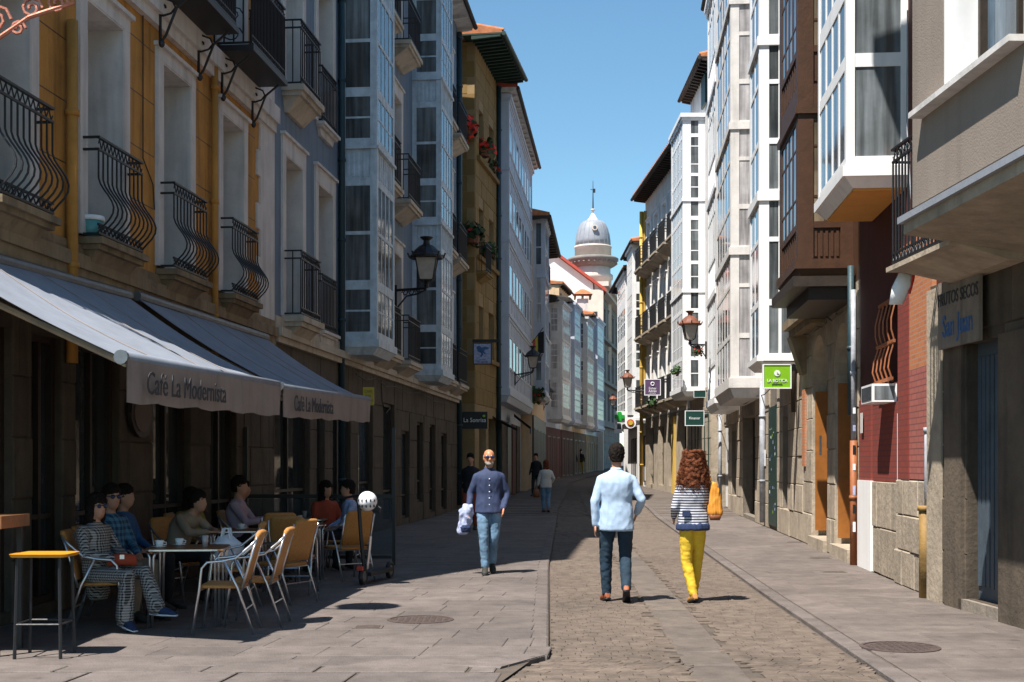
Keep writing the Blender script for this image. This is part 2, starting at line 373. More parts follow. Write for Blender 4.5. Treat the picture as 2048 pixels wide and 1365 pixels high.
    def balcony(s, u0, u1, w, z0, h=1.05, m='stone_trim', slab=.18, bulge=0, brackets=False):
        mb = s.mb(); mb.box(u0 - .06, u1 + .06, 0, w + .07, z0 - slab*.45, z0); mb.box(u0 - .02, u1 + .02, 0, w + .02, z0 - slab*.8, z0 - slab*.45)
        mb.hexa([(u0+.12, 0, z0-slab*1.9), (u1-.12, 0, z0-slab*1.9), (u1-.12, .06, z0-slab*1.9), (u0+.12, .06, z0-slab*1.9)], [(u0+.03, 0, z0-slab*.8), (u1-.03, 0, z0-slab*.8), (u1-.03, w-.04, z0-slab*.8), (u0+.03, w-.04, z0-slab*.8)])
        b = mb.build('balcony', m, s.o); s.rail(u0, u1, w, z0, h, b, bulge); return b
    def gallery(s, u0, u1, w, zs, rows, nf, ns=1, fm='blue_wood', gm='glass_blue', gs=None, post=.14, name='gallery', base=.3, side_w=0, cap=True, curtains=0, sub=True, far=False, mull=.05):
        gs = gs or gm; mb = s.mb(); g = s.o; panes = []
        zb, zt = zs[0], zs[-1]
        mb.box(u0 - .05, u1 + .05, side_w, w + .05, zb - base*.5, zb)
        mb.hexa([(u0+.08, side_w, zb-base), (u1-.08, side_w, zb-base), (u1-.08, w-.1, zb-base), (u0+.08, w-.1, zb-base)], [(u0-.02, side_w, zb-base*.5), (u1+.02, side_w, zb-base*.5), (u1+.02, w+.02, zb-base*.5), (u0-.02, w+.02, zb-base*.5)])
        mb.box(u0, u0+post, w-post, w, zb, zt); mb.box(u1-post, u1, w-post, w, zb, zt)
        mb.box(u0, u0+.06, side_w, side_w+post*.8, zb, zt)
        if cap: mb.box(u0 - .1, u1 + .1, side_w, w + .1, zt, zt + .15)
        mb.box(u0 + .062, u1 - .07, side_w, w - .062, zb, zt)     # closed body behind the glazing
        fu0, fu1 = u0 + post, u1 - post; sw0, sw1 = side_w + post*.8, w - post
        for k in range(len(zs) - 1):
            tot = sum(r[1] for r in rows); z = zs[k]; H = zs[k+1] - zs[k]
            for kind, fr in rows:
                z1 = z + H * fr / tot
                if kind == 'R': mb.box(fu0, fu1, w-.1, w-.006, z, z1); mb.box(u0+.006, u0+.09, sw0, sw1, z, z1)
                elif kind == 'B': mb.box(u0-.035, u1+.035, side_w+.002, w+.04, z, z1)
                elif kind == 'P':
                    mb.box(fu0, fu1, w-.1, w-.04, z, z1); mb.box(u0+.04, u0+.09, sw0, sw1, z, z1)
                    for i in range(5):
                        q = sw0 + (sw1 - sw0) * (i + .5) / 5; mb.box(u0 + .022, u0 + .05, q - .02, q + .02, z + .05, z1 - .05)
                    for i in range(nf * 2):
                        q = fu0 + (fu1-fu0) * (i + .5) / (nf*2); mb.box(q - .025, q + .025, w - .05, w - .022, z + .05, z1 - .05)
                else:
                    for i in range(1, nf): q = fu0 + (fu1-fu0)*i/nf; mb.box(q-mull*.6, q+mull*.6, w-.1, w-.01, z, z1)
                    for i in range(1, ns): q = sw0 + (sw1-sw0)*i/ns; mb.box(u0+.01, u0+.09, q-mull*.5, q+mull*.5, z, z1)
                    if kind == 'g':                       # small panes: one glazing bar across
                        zm = (z + z1)/2; mb.box(fu0, fu1, w-.09, w-.013, zm-.018, zm+.018); mb.box(u0+.013, u0+.08, sw0, sw1, zm-.018, zm+.018)
                    for i in range(nf): panes.append((fu0+(fu1-fu0)*i/nf, fu0+(fu1-fu0)*(i+1)/nf, w-.06, w-.02, z, z1, gm))
                    for i in range(ns): panes.append((u0+.022, u0+.06, sw0+(sw1-sw0)*i/ns, sw0+(sw1-sw0)*(i+1)/ns, z, z1, gs))
                z = z1
        f = mb.build(name, fm, g)
        if sub:
            for p in panes:
                m = p[6]
                if curtains and R.random() < curtains: m = 'glass_light'
                s.box('pane', m, *p[:6], f)
        else:
            a = s.mb()
            for p in panes: a.box(*p[:6])
            a.build('glazing', gm, f)
        return f
    def eave(s, z, over=.8, m='dark_eave', th=.12, u0=None, u1=None, step=.5, roof='roof_tile', rise=1.6, depth=6):
        u0 = -.1 if u0 is None else u0; u1 = s.L + .1 if u1 is None else u1; mb = s.mb()
        mb.box(u0, u1, -.3, over, z, z + .05); n = int((u1-u0)/step)
        for i in range(n + 1):
            u = u0 + .06 + (u1-u0-.12)*i/n; mb.hexa([(u-.05, 0, z-.14), (u+.05, 0, z-.14), (u+.05, over-.06, z-.07), (u-.05, over-.06, z-.07)], [(u-.05, 0, z), (u+.05, 0, z), (u+.05, over-.06, z), (u-.05, over-.06, z)])
        e = mb.build('eave', m, s.o)
        g = s.mb(); g.tube([(u0, over + .05, z + .02), (u1, over + .05, z + .02)], .075, 8); g.build('gutter', 'dark_eave' if m != 'green_eave' else 'green_eave', e)
        if roof:
            r = s.mb(); r.hexa([(u0, -depth, z+.05), (u1, -depth, z+.05), (u1, over, z+.052), (u0, over, z+.052)], [(u0, -depth, z+.15+rise), (u1, -depth, z+.15+rise), (u1, over-.02, z+.15), (u0, over-.02, z+.15)])
            k = max(2, int((u1-u0)/.3))
            for i in range(k): u = u0 + (u1-u0)*(i+.5)/k; r.tube([(u, over + .03, z+.16), (u, over-1.2, z+.16+rise*1.2/(depth+over))], .075, 6)
            r.build('roof', roof, s.o)
        return e
    def blocks(s, u0, u1, z0, z1, ch, ln, m, pr=.02, gap=.012, t=.1, name='stone_block', base=0):
        n = max(1, round((z1-z0)/ch)); h = (z1-z0)/n
        for k in range(n):
            a, b = z0 + k*h, z0 + (k+1)*h; u = u0 - (ln*.5*(k % 2))
            while u < u1:
                e = u + ln * R.uniform(.8, 1.2); c, d = max(u, u0), min(e, u1); u = e
                if u1 - d < ln*.25: d = u1; u = u1 + 1
                for qa, qb, qc, qd in s.op:              # clip at openings
                    if qc < b - .03 and qd > a + .03:
                        if qa <= c + .02 and qb >= d - .02: c = d
                        elif qa <= c < qb: c = qb
                        elif qa < d <= qb: d = qa
                        elif c < qa and d > qb:
                            s.blk(name, m, qb, d, a, b, pr, gap, t, base); d = qa
                if d - c > .06: s.blk(name, m, c, d, a, b, pr, gap, t, base)
    def blk(s, name, m, c, d, a, b, pr, gap, t, base):
        p = base + pr * R.uniform(.6, 1.3); g = gap/2; e = .012; c += g; d -= g; a += g; b -= g
        mb = s.mb(); mb.rings([[(c, base-t, a), (d, base-t, a), (d, base-t, b), (c, base-t, b)][::-1], [(c, p-e, a), (d, p-e, a), (d, p-e, b), (c, p-e, b)][::-1], [(c+e, p, a+e), (d-e, p, a+e), (d-e, p, b-e), (c+e, p, b-e)][::-1]])
        mb.build(name, m, s.o)
    def pipe(s, u, w, z0, z1, r, m, name='drainpipe', par=None):
        mb = s.mb(); mb.tube([(u, w, z0), (u, w, z1)], r, 10); z = z0 + 1
        while z < z1: mb.tube([(u, w, z), (u, w, z+.06)], r*1.25, 10); z += 1.6
        return mb.build(name, m, par or s.o, True)
# ================================================================ GROUND
def lerp_tab(t, y):
    if y <= t[0][0]: return t[0][1] + (y - t[0][0]) * (t[1][1]-t[0][1])/(t[1][0]-t[0][0])
    for (a, b), (c, d) in zip(t, t[1:]):
        if y <= c: return b + (d-b)*(y-a)/(c-a)
    (a, b), (c, d) = t[-2:]; return d + (y-c)*(d-b)/(c-a)
KL = lambda y: lerp_tab([(10.3, .294), (19.6, .56), (42, 1.5), (70, 3.2), (110, 9.4)], y)
KR = lambda y: lerp_tab([(9, 2.72), (15, 3.0), (24, 3.5), (43, 4.57), (62, 5.2), (110, 10.6)], y)
FL = lambda y: lerp_tab([(9, -5.15), (43.5, -1.75), (49, -.1), (61, .92), (72.5, 1.8), (116, 9.6)], y)
FR = lambda y: lerp_tab([(9, 4.97), (14.6, 4.85), (42, 7.17), (50, 7.2), (63, 6.55), (82, 6.7), (116, 10.9)], y)
def struct(o): o['kind'] = 'structure'; return o
g = MB(); ys = [-40, 0, 38, 60, 90, 120, 300]
for a, b in zip(ys, ys[1:]): g.add([(-150, a, gz(a)-.13), (150, a, gz(a)-.13), (150, b, gz(b)-.13), (-150, b, gz(b)-.13)], [(0, 1, 2, 3)])
struct(g.build('ground', 'asphalt'))
def sheet(name, m, fa, fb, y0, y1, z, step=2.0):
    mb = MB(); n = max(1, int((y1-y0)/step)); rs = []
    for i in range(n):
        a, b = y0 + (y1-y0)*i/n, y0 + (y1-y0)*(i+1)/n
        mb.add([(fa(a), a, gz(a)+z), (fb(a), a, gz(a)+z), (fb(b), b, gz(b)+z), (fa(b), b, gz(b)+z)], [(0, 1, 2, 3)])
    return struct(mb.build(name, m))
def slab_mesh(mb, c, zt, th=.06, e=.012, dz=None):
    cx = sum(p[0] for p in c)/4; cy = sum(p[1] for p in c)/4; dz = dz or [0]*4
    ins = [(p[0] + (cx-p[0])*min(.4, e/max(.02, abs(cx-p[0]))), p[1] + (cy-p[1])*min(.4, e/max(.02, abs(cy-p[1])))) for p in c]
    mb.rings([[(p[0], p[1], zt-th) for p in c], [(p[0], p[1], zt-e*.7+q) for p, q in zip(c, dz)], [(p[0], p[1], zt+q) for p, q in zip(ins, dz)]])
PE = lambda y: KL(y) if y >= 10.3 else -.05 + (y-9.7)*.6 if y > 9.62 else -.1
pl = sheet('pavement', 'joint', FL, PE, -2, 118, -.012, 1.0); pr_ = sheet('pavement', 'joint', KR, FR, -2, 118, -.012); rd = sheet('road', 'joint', lambda y: PE(y) - .1, KR, -2, 118, -.046)
def lay(par, fa, fb, y0, y1, rowd, wid, m, nm, z=0, maxn=300, gap=.004, rough=.0015, mid=None, e=.007):
    y = y0; cnt = 0; rest = MB()
    while y < y1:
        d = rowd * R.uniform(.92, 1.08) * (1 if y < 30 else 2); xa, xb = fa(y), fb(y); x = xa - wid * R.random()
        while x < xb:
            w = wid * R.uniform(.75, 1.3); a, b = max(x, xa), min(x + w, xb); x += w
            if xb - b < wid*.2: b = xb; x = xb + 1
            if b - a < .05 or (mid and mid(y)[0] < (a+b)/2 < mid(y)[1]): continue
            sh = (fa(y+d) - xa) if True else 0; k = gap/2
            c = [(a+k, y+k), (b-k, y+k), (b-k+sh, y+d-k), (a+k+sh, y+d-k)]; q = gz(y)
            dz = [R.uniform(-rough, rough) for _ in c]
            if cnt < maxn:
                mb = MB(); slab_mesh(mb, c, z + q, e=e, dz=dz); mb.build(nm, m, par); cnt += 1
            else: slab_mesh(rest, c, z + q, e=e, dz=dz)
        y += d
    if rest.v: rest.build(nm + 's', m, par, stuff=True)
lay(pl, FL, lambda y: PE(y) - (.16 if y > 10.3 else 0), 9.75, 118, .52, .78, 'slab', 'paving_slab')
lay(pl, FL, lambda y: -.12, 7.0, 9.74, .62, .95, 'slab', 'paving_slab', gap=.03, maxn=60, rough=.004)
lay(pr_, lambda y: KR(y) + .17, FR, 7.0, 118, .52, .8, 'slab_right', 'paving_slab')
for par, f, a, nm in ((pl, KL, -.16, 'kerb_stone'), (pr_, KR, 0, 'kerb_stone')):
    y = 10.32 if a else 7.0
    while y < 60:
        d = R.uniform(.8, 1.1); mb = MB(); k = .005
        c = [(f(y)+a, y+k), (f(y)+a+.16, y+k), (f(y+d)+a+.16, y+d-k), (f(y+d)+a, y+d-k)]
        slab_mesh(mb, c, gz(y) + R.uniform(-.003, .003), th=.09, e=.02, dz=[R.uniform(-.004, .004) for _ in c]); mb.build(nm, 'slab', par); y += d
mid = lambda y: (1.0 + .035*y - .03, 1.42 + .035*y + .03)
lay(rd, lambda y: PE(y) + .02, lambda y: KR(y) - .03, 8.0, 50, .105, .17, 'sett', 'sett', z=-.03, gap=.005, rough=.0025, mid=mid, e=.006)
y = 7.5; k = 0
while y < 60:
    d = R.uniform(.7, 1.0); mb = MB(); a, b = 1.0, 1.42
    slab_mesh(mb, [(a+.035*y, y+.005), (b+.035*y, y+.005), (b+.035*(y+d), y+d-.005), (a+.035*(y+d), y+d-.005)], gz(y)-.034, e=.012, dz=[R.uniform(-.003, .003) for _ in range(4)])
    mb.build('gutter_slab', 'drain_slab', rd); y += d
mb = MB(); slab_mesh(mb, [(1.14, 8.75), (1.56, 8.75), (1.56, 9.12), (1.14, 9.12)], -.029); mb.build('terracotta_slab', 'orange_brick', rd)
mb = MB(); slab_mesh(mb, [(-.55, 9.77), (-.09, 9.655), (.288, 10.30), (.10, 10.34)], .006, th=.05, e=.015); mb.build('kerb_stone', 'slab', pl)
# iron covers in the paving
def manhole(x, y, r, z, label):
    t = thing('manhole_cover', label, 'manhole', (x, y, z))
    MB().lathe([(r, -.02), (r, .004), (r*.9, .006), (r*.9, .0)], n=28).build('rim', 'rust_iron', t)
    m = MB(); m.lathe([(r*.89, -.01), (r*.89, .001), (0.01, .001)], n=28)
    for i in range(-4, 5):
        for j in range(-4, 5):
            if (i*i + j*j) < 18: m.box(i*r*.19-.02, i*r*.19+.02, j*r*.19-.02, j*r*.19+.02, 0, .005)
    m.build('lid', 'rust_iron', t)
X, Y = gp(841, 1240); manhole(X, Y, .33, .003, 'round rusty manhole cover in the left pavement near the café chairs')
X, Y = gp(1800, 1295); manhole(X, Y, .33, .003, 'round rusty manhole cover in the right pavement beside the kerb')
def plate(x, y, w, d, label):
    X, Y = gp(x, y); t = thing('metal_plate', label, 'access cover', (X, Y, .004))
    MB().box(-w/2, w/2, -d/2, d/2, -.01, .006).build('lid', 'rust_iron', t); MB().box(-w/2-.03, w/2+.03, -d/2-.03, d/2+.03, -.01, .002).build('rim', 'drain_slab', t)
plate(736, 1255, .22, .16, 'small rectangular iron cover left of the round manhole cover')
plate(1640, 1117, .3, .12, 'narrow iron cover in right pavement, nearer to the orange pipe of two')
plate(1590, 1085, .3, .12, 'narrow iron cover in right pavement, the one farther up the street')
plate(1668, 1145, .28, .12, 'narrow iron cover in right pavement closest to the viewer')
# ================================================================ LEFT SIDE
XL = lambda y: -6.05 + .1*y
# ---- yellow corner building with the cafe
b = B('yellow_building', 'ochre yellow corner building with belly-shaped iron balconies above the café awnings', 9.5, 21.08, XL, 'L')
yu = b.uy
for x0, x1, nm in ((-60, 22, 0), (62, 122, 0), (150, 236, 0), (303, 378, 0), (420, 472, 0)):
    a, c = b.ux(x0), b.ux(x1); b.window(a, c, .12, 2.85, .07, 'dark_wood', 'glass_dark', 2, (1, 2.2), name='cafe_door')
b.op.append((0, yu(10.9), .0, 2.7)) if False else None
wins = [(yu(11.75), yu(12.62), 6.2), (yu(13.9), yu(14.9), 6.6), (yu(16.13), yu(17.13), 6.6), (yu(18.43), yu(19.43), 6.6)]
for i, (a, c, zt) in enumerate(wins): b.window(a, c, 4.02, zt, .38, 'stone_white', 'glass_mid', 1, (1, 1.3), fw=.09, trim='stone_white', tw=.17, hd=.16, pr=.05, name='balcony_door')
for i, (a, c) in enumerate(((16.0, 17.2), (18.35, 19.5))): b.window(yu(a), yu(c), 7.55, 10.2, .3, 'stone_white', 'glass_blue', 2, (1, 1, 1), trim='stone_white', name='balcony_door')
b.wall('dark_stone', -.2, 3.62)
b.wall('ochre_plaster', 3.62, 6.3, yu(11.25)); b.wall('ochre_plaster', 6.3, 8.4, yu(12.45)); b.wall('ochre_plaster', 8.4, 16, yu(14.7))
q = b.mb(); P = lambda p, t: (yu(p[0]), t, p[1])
for poly in ([(11.55, 6.3), (12.45, 6.3), (12.45, 8.4)], [(12.45, 8.4), (14.7, 8.4), (14.7, 13.7)]): q.prism(poly[::-1], P, 0, -.5)  # unseen slanted wall top, shaped for the shadow it casts on awning and street
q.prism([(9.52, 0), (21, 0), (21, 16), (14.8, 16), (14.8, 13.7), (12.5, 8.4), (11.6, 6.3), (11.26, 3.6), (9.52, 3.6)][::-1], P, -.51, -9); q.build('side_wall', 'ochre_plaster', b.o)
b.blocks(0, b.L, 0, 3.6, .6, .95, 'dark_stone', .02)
m = b.mb(); m.box(0, b.L, 0, .10, 3.63, 3.78); m.box(0, b.L, 0, .06, 3.5, 3.63); m.box(0, b.L, 0, .04, 3.78, 3.9); m.build('string_course', 'brown_stone', b.o)
for i, (a, c, _) in enumerate(wins): b.balcony(a - .1, c + .1, .22, 3.98, 1.08, 'brown_stone', .16, .17)
cor = b.mb(); cor.box(yu(13.2), yu(21.05), 0, .08, 6.98, 7.12); cor.box(yu(13.2), yu(21.05), 0, .14, 7.12, 7.38); cor.build('cornice', 'stone_white', b.o)
for a, c in ((15.75, 17.45), (18.1, 19.85)):
    k = b.mb(); k.box(yu(a), yu(c), 0, .6, 7.38, 7.46); bl = k.build('balcony', 'iron', b.o); b.rail(yu(a)+.04, yu(c)-.04, .56, 7.46, 1.1, bl, step=.07, r=.013)
    for uu in (yu(a) + .16, yu(c) - .16):
        sc = b.mb(); sc.tube([(uu, .1 + .2*math.cos(t*.7)*(.3 + t*.07), 7.2 + .12*math.sin(t*.7)*(.3+t*.07)) for t in range(14)], .014, 5)
        sc.tube([(uu, .1, 6.78), (uu, .16, 6.86), (uu, .3, 7.2), (uu, .5, 7.36)], .018, 5); sc.tube([(uu, .09, 6.76), (uu, .09, 7.38)], .02, 5); sc.ell((uu, .11, 6.76), .04, .04, .05, 8, 5); sc.build('bracket', 'iron', bl)
    for uu in (yu(a) + .03, yu(c) - .03):
        sc = b.mb(); [sc.tube([(uu, .28 + .16*math.cos(t*.75)*(1-t*.055), zz + .12*math.sin(t*.75)*(1-t*.055)) for t in range(14)], .01, 4) for zz in (7.62, 7.9, 8.2, 8.5)]; sc.build('scrollwork', 'iron', bl)
b.box('blue_shutter', 'glass_light', yu(18.3), yu(19.5), .02, .03, 7.5, 10.2) if False else None
b.pipe(b.ux(130), .08, 2.6, 6.2, .06, 'ochre_plaster'); b.pipe(b.ux(420), .07, 2.6, 7.4, .05, 'ochre_plaster')
b.box('quoin_strip', 'stone_white', b.ux(517), b.L - .003, -.02, .035, 3.9, 16)
for k in range(18):
    z = 4.0 + k*.42
    if k % 2: b.box('quoin', 'stone_white', b.ux(517) - .16, b.ux(517) - .002, -.02, .034, z, z + .4)
pj = b.mb()
for zz in (4.7, 5.35, 6.0, 6.65):
    for k in range(4): pj.box(wins[k][1] + .2, wins[k+1][0] - .2 if k < 3 else b.ux(517) - .2, -.01, .002, zz, zz + .012)
pj.build('plaster_joint', 'dark_wood', b.o)
bu = thing('bucket', 'turquoise white-rimmed bucket behind the belly balcony over the café', 'bucket'); bu.parent = None
cb = b.o.matrix_basis
def bpt(b, u, w, z): p = b.p0 + b.d*u + b.n*w; return Vector((p.x, p.y, z))
bu.location = bpt(b, yu(13.98), .06, 3.99)
MB().lathe([(.10, 0), (.13, .2)], n=14).build('pail', 'turquoise', bu, True); MB().lathe([(.14, .2), (.145, .22), (.14, .25)], n=14).build('rim', 'paper_white', bu, True)
yb = b
# ---- blue-grey building with two pale blue galleries
b = B('blue_building', 'blue-grey rendered building with white stone window surrounds and two pale blue glazed galleries', 21.09, 42.4, XL, 'L')
yu = b.uy
flo = [4.05, 7.95, 11.8, 15.6]
for zf in flo[:3]:
    for a, c in ((21.75, 22.85), (23.95, 25.1)):
        f = b.window(yu(a), yu(c), zf, zf + 2.75, .4, 'stone_white', 'glass_mid', 2, (1,), trim='stone_white', tw=.2, hd=.3, name='balcony_door')
    for a, c in ((28.6, 29.7), (31.2, 32.3), (37.6, 38.7), (40.0, 41.1)): b.window(yu(a), yu(c), zf, zf + 2.7, .35, 'stone_white', 'glass_mid', 2, (1,), trim='stone_white', tw=.2, hd=.3, name='balcony_door')
    b.balcony(yu(21.65), yu(22.95), .32, zf, 1.1, 'stone_trim', .22); b.balcony(yu(23.95), yu(25.1), .1, zf, 1.05, 'stone_white', .12)
    for a, c in ((28.3, 30.0), (31.0, 32.6), (37.3, 39.0), (39.7, 41.4)): b.balcony(yu(a), yu(c), .45, zf, 1.1, 'stone_trim', .2)
gops = [(548, 618, 2.7), (632, 648, 2.6), (664, 700, 2.6), (716, 744, 2.9), (765, 788, 3.0), (802, 818, 2.4), (833, 846, 2.7), (858, 870, 2.7), (882, 893, 2.5)]
for i, (x0, x1, zt) in enumerate(gops): b.window(b.ux(x0), b.ux(x1), .15 if i % 3 else .5, zt, .08, 'dark_wood', ('glass_dark', 'glass_blue')[i % 2], 1 if x1-x0 < 30 else 2, (1, 3), name='shop_window')
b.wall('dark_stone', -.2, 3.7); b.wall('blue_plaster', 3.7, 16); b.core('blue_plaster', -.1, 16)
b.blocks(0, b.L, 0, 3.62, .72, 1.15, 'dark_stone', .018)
m = b.mb(); m.box(0, b.L, 0, .16, 3.66, 3.80); m.box(0, b.L, 0, .1, 3.56, 3.66); m.box(0, b.L, 0, .05, 3.8, 4.0); m.build('string_course', 'stone_trim', b.o)
rows = [('R', .16), ('g', .85), ('R', .19), ('G', .92), ('R', .07), ('G', .92), ('R', .14), ('P', .60), ('B', .06)]
b.gallery(yu(25.8, 0), yu(25.8, 0) + 1.85, .76, flo, rows, 4, 1, 'blue_wood', 'glass_blue', 'glass_mid')
b.gallery(yu(34.0, 0), yu(34.0, 0) + 2.05, .78, flo, rows, 4, 1, 'blue_wood', 'glass_blue', 'glass_mid')
b.pipe(b.ux(676), .08, .2, 16, .065, 'teal_pipe'); b.pipe(b.L - .12, .08, .2, 15.8, .1, 'teal_pipe')
b.eave(16.0, .55, 'old_white', step=1.2)
bb = b
# ---- ochre stone building, green eaves
L3 = lambda y: -1.26 + .155*(y - 43.5)
b = B('sandstone_building', 'ochre sandstone building with green eaves and red geraniums at the windows', 43.5, 47.9, L3, 'L')
yu = b.uy
for zf in (4.6, 8.0, 11.4):
    for x0, x1 in ((957, 966), (977, 987)): b.window(b.ux(x0), b.ux(x1), zf + .75, zf + 2.45, .3, 'dark_wood', 'glass_dark', 1, (1, 1), name='window')
    b.box('sill_course', 'ochre_stone', b.ux(953), b.L, 0, .14, zf + .58, zf + .72)
for x0, x1 in ((958, 972), (977, 990)): b.window(b.ux(x0), b.ux(x1), .6, 3.2, .3, 'dark_wood', 'glass_dark', 1, (1, 3), name='shop_window')
b.wall('ochre_joint', -.1, 15.9); b.core('ochre_joint', 0, 15.9, 8)
b.blocks(0, b.L, 3.6, 15.85, .55, .9, 'ochre_stone', .02, .02)
m = MB(1)    # near return wall, facing the viewer, built course by course
for k in range(22):
    z = 3.6 + k*.555
    for j in range(3):
        a = -1.55 + j*.52 - (.26 if k % 2 else 0)
        b.mb().box(-.03, .0, max(-1.5, a) - 0, min(-.0, a + .5), z + .012, z + .545).build('stone_block', 'ochre_stone', b.o)
b.mb().box(-.022, .1, -8, -.01, -.1, 15.9).build('return_wall', 'ochre_joint', b.o)
b.eave(15.9, 1.05, 'green_eave', step=.35, u0=-.7, u1=b.L+.15)
b.balcony(.2, 1.2, .35, 8.1, 1.0, 'ochre_stone', .15)
b.pipe(b.L - .08, .1, .2, 15.6, .09, 'teal_pipe')
def plant(loc, r, n, flower, label, group='flower boxes on the facades'):
    t = thing('potted_plant', label, 'plant', loc); MB().lathe([(r*.5, -r*.55), (r*.65, -.02)], n=10).build('pot', 'rust_cap', t)
    lf, fl = MB(), MB()
    for i in range(n):
        d = Vector((R.gauss(0, 1), R.gauss(0, 1), R.gauss(.3, .8))).normalized() * r * R.uniform(.25, 1.05); a = Vector((R.gauss(0,1), R.gauss(0,1), R.gauss(0,1))).normalized() * r*.2; c = a.cross(d).normalized() * r*.15
        (fl if flower and R.random() < flower else lf).add([d-a-c, d+a-c, d+a+c, d-a+c], [(0, 1, 2, 3)])
    lf.build('foliage', 'leaf', t); fl.build('blossoms', 'flower', t); return t
def sp(x, y, Yd): return ((x-CX)/F*Yd, Yd, CH + (HY-y)/F*Yd)
plant(sp(934, 258, 43.0), .42, 160, .6, 'red geraniums hanging at the near edge of the sandstone building')
plant(sp(967, 300, 44.6), .45, 160, .5, 'red geraniums on the upper sill of the sandstone building')
plant(sp(984, 335, 46.5), .28, 80, .4, 'small flower pot at the far upper window of the sandstone building')
plant(sp(944, 472, 43.2), .45, 160, .05, 'dark leafy plant on the balcony of the sandstone building')
plant(sp(973, 507, 45.2), .42, 160, .0, 'dark leafy plant on the middle sill of the sandstone building')
ob = b
# ---- white glazed building
L4 = lambda y: -.62 + .0855*(y - 48.6)
b = B('white_glazed_building', 'white building of tall glazed bays with red tiled eave on the shaded side', 48.0, 60.7, L4, 'L')
fl4 = [4.4, 7.2, 10.0, 12.7, 15.3]
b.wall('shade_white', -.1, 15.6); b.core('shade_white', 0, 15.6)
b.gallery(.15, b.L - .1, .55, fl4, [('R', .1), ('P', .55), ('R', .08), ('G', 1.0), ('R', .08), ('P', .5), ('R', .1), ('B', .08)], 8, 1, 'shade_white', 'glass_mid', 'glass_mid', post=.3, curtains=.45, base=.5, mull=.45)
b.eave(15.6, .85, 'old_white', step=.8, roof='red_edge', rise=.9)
for i in range(5): b.box('shop_front', ('dark_wood', 'dark_stone', 'dark_wood', 'red_plaster', 'dark_stone')[i], .4 + i*2.4, 2.2 + i*2.4, 0, .05, gz(50), 3.3)
wb = b
# ---- narrow building with gallery beyond
L5 = lambda y: .95 + .078*(y - 60.8)
b = B('narrow_building', 'narrow pale building with a slim corner gallery and orange roof tiles', 60.8, 72.4, L5, 'L')
b.wall('peach_plaster', -.1, 13.3); b.core('old_white', 0, 13.3)
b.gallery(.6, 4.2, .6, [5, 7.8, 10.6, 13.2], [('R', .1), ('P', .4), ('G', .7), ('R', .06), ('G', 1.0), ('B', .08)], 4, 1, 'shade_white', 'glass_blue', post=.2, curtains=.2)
for zf in (5, 8, 11):
    b.window(6.2, 7.3, zf, zf + 2.3, .2, 'white_wood', 'glass_dark', 2, (1,)); b.window(9, 10.1, zf, zf + 2.3, .2, 'white_wood', 'glass_dark', 2, (1,)); b.balcony(5.8, 7.6, .5, zf, 1.0, 'old_white', .15)
b.eave(13.3, .8, 'dark_eave', step=.8)
b.box('shop_front', 'dark_wood', .1, b.L - .1, 0, .08, gz(61) - .1, 3.9)
for i in range(4): b.window(.4 + i*2.9, 2.4 + i*2.9, gz(61) + .2, 3.3, -.1, 'dark_green_wood', 'glass_dark', 2, (1, 3), cut=False, name='shop_window')
# ---- row of gallery houses along the bend
L6 = lambda y: 1.85 + .177*(y - 72.5)
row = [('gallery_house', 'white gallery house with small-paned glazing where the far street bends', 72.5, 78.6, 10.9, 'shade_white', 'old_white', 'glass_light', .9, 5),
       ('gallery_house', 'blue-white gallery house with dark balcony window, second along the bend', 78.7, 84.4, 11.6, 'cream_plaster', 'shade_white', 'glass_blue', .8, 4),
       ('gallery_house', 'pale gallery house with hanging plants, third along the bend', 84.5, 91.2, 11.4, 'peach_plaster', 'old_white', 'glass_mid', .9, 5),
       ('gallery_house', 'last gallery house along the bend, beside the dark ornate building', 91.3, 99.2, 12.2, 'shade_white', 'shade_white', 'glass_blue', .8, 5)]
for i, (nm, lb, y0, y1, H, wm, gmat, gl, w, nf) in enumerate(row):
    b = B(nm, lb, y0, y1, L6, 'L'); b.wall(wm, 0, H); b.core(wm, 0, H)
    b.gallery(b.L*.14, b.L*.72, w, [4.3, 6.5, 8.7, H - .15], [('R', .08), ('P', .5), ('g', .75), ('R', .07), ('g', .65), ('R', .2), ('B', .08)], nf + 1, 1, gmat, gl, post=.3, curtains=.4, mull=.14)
    b.box('shop_front', ('red_plaster', 'red_plaster', 'dark_stone', 'brown_stone')[i], .1, b.L-.1, 0, .08, gz(y0) - .1, 3.7)
    for j in range(3): b.window(b.L*(.08+.31*j), b.L*(.08+.31*j) + 1.2, gz(y0) + .1, 3.2, -.1, 'dark_wood', 'glass_dark', 1, (1,), cut=False, name='shop_window')
    for zf in (4.4, 7.0, 9.2)[:3]: b.window(b.L*.8, b.L*.8 + .95, zf, zf + 1.7, -.03, 'white_wood', 'glass_dark', 2, (1,), cut=False)
    b.eave(H, .6, 'dark_eave', step=.7, rise=1.2, roof='roof_tile' if i == 3 else 'dark_eave')
b = B('attic_house', 'peach-coloured attic storey rising above the gallery houses on the bend', 84.0, 88.6, lambda y: L6(y) - .8, 'L')
for i in range(3): b.window(.6 + i*1.3, 1.3 + i*1.3, 11.9, 12.9, .1, 'dark_wood', 'glass_dark', 1, (1,))
b.wall('peach_plaster', 10.5, 13.35); b.core('peach_plaster', 10.5, 13.35, 4.0); b.eave(13.35, .25, 'dark_eave', step=.8, rise=.5, depth=4.2)
t = thing('chimney', 'small white chimney with tiled cap in front of the white gable', 'chimney', (5.1, 92.5, 11.2))
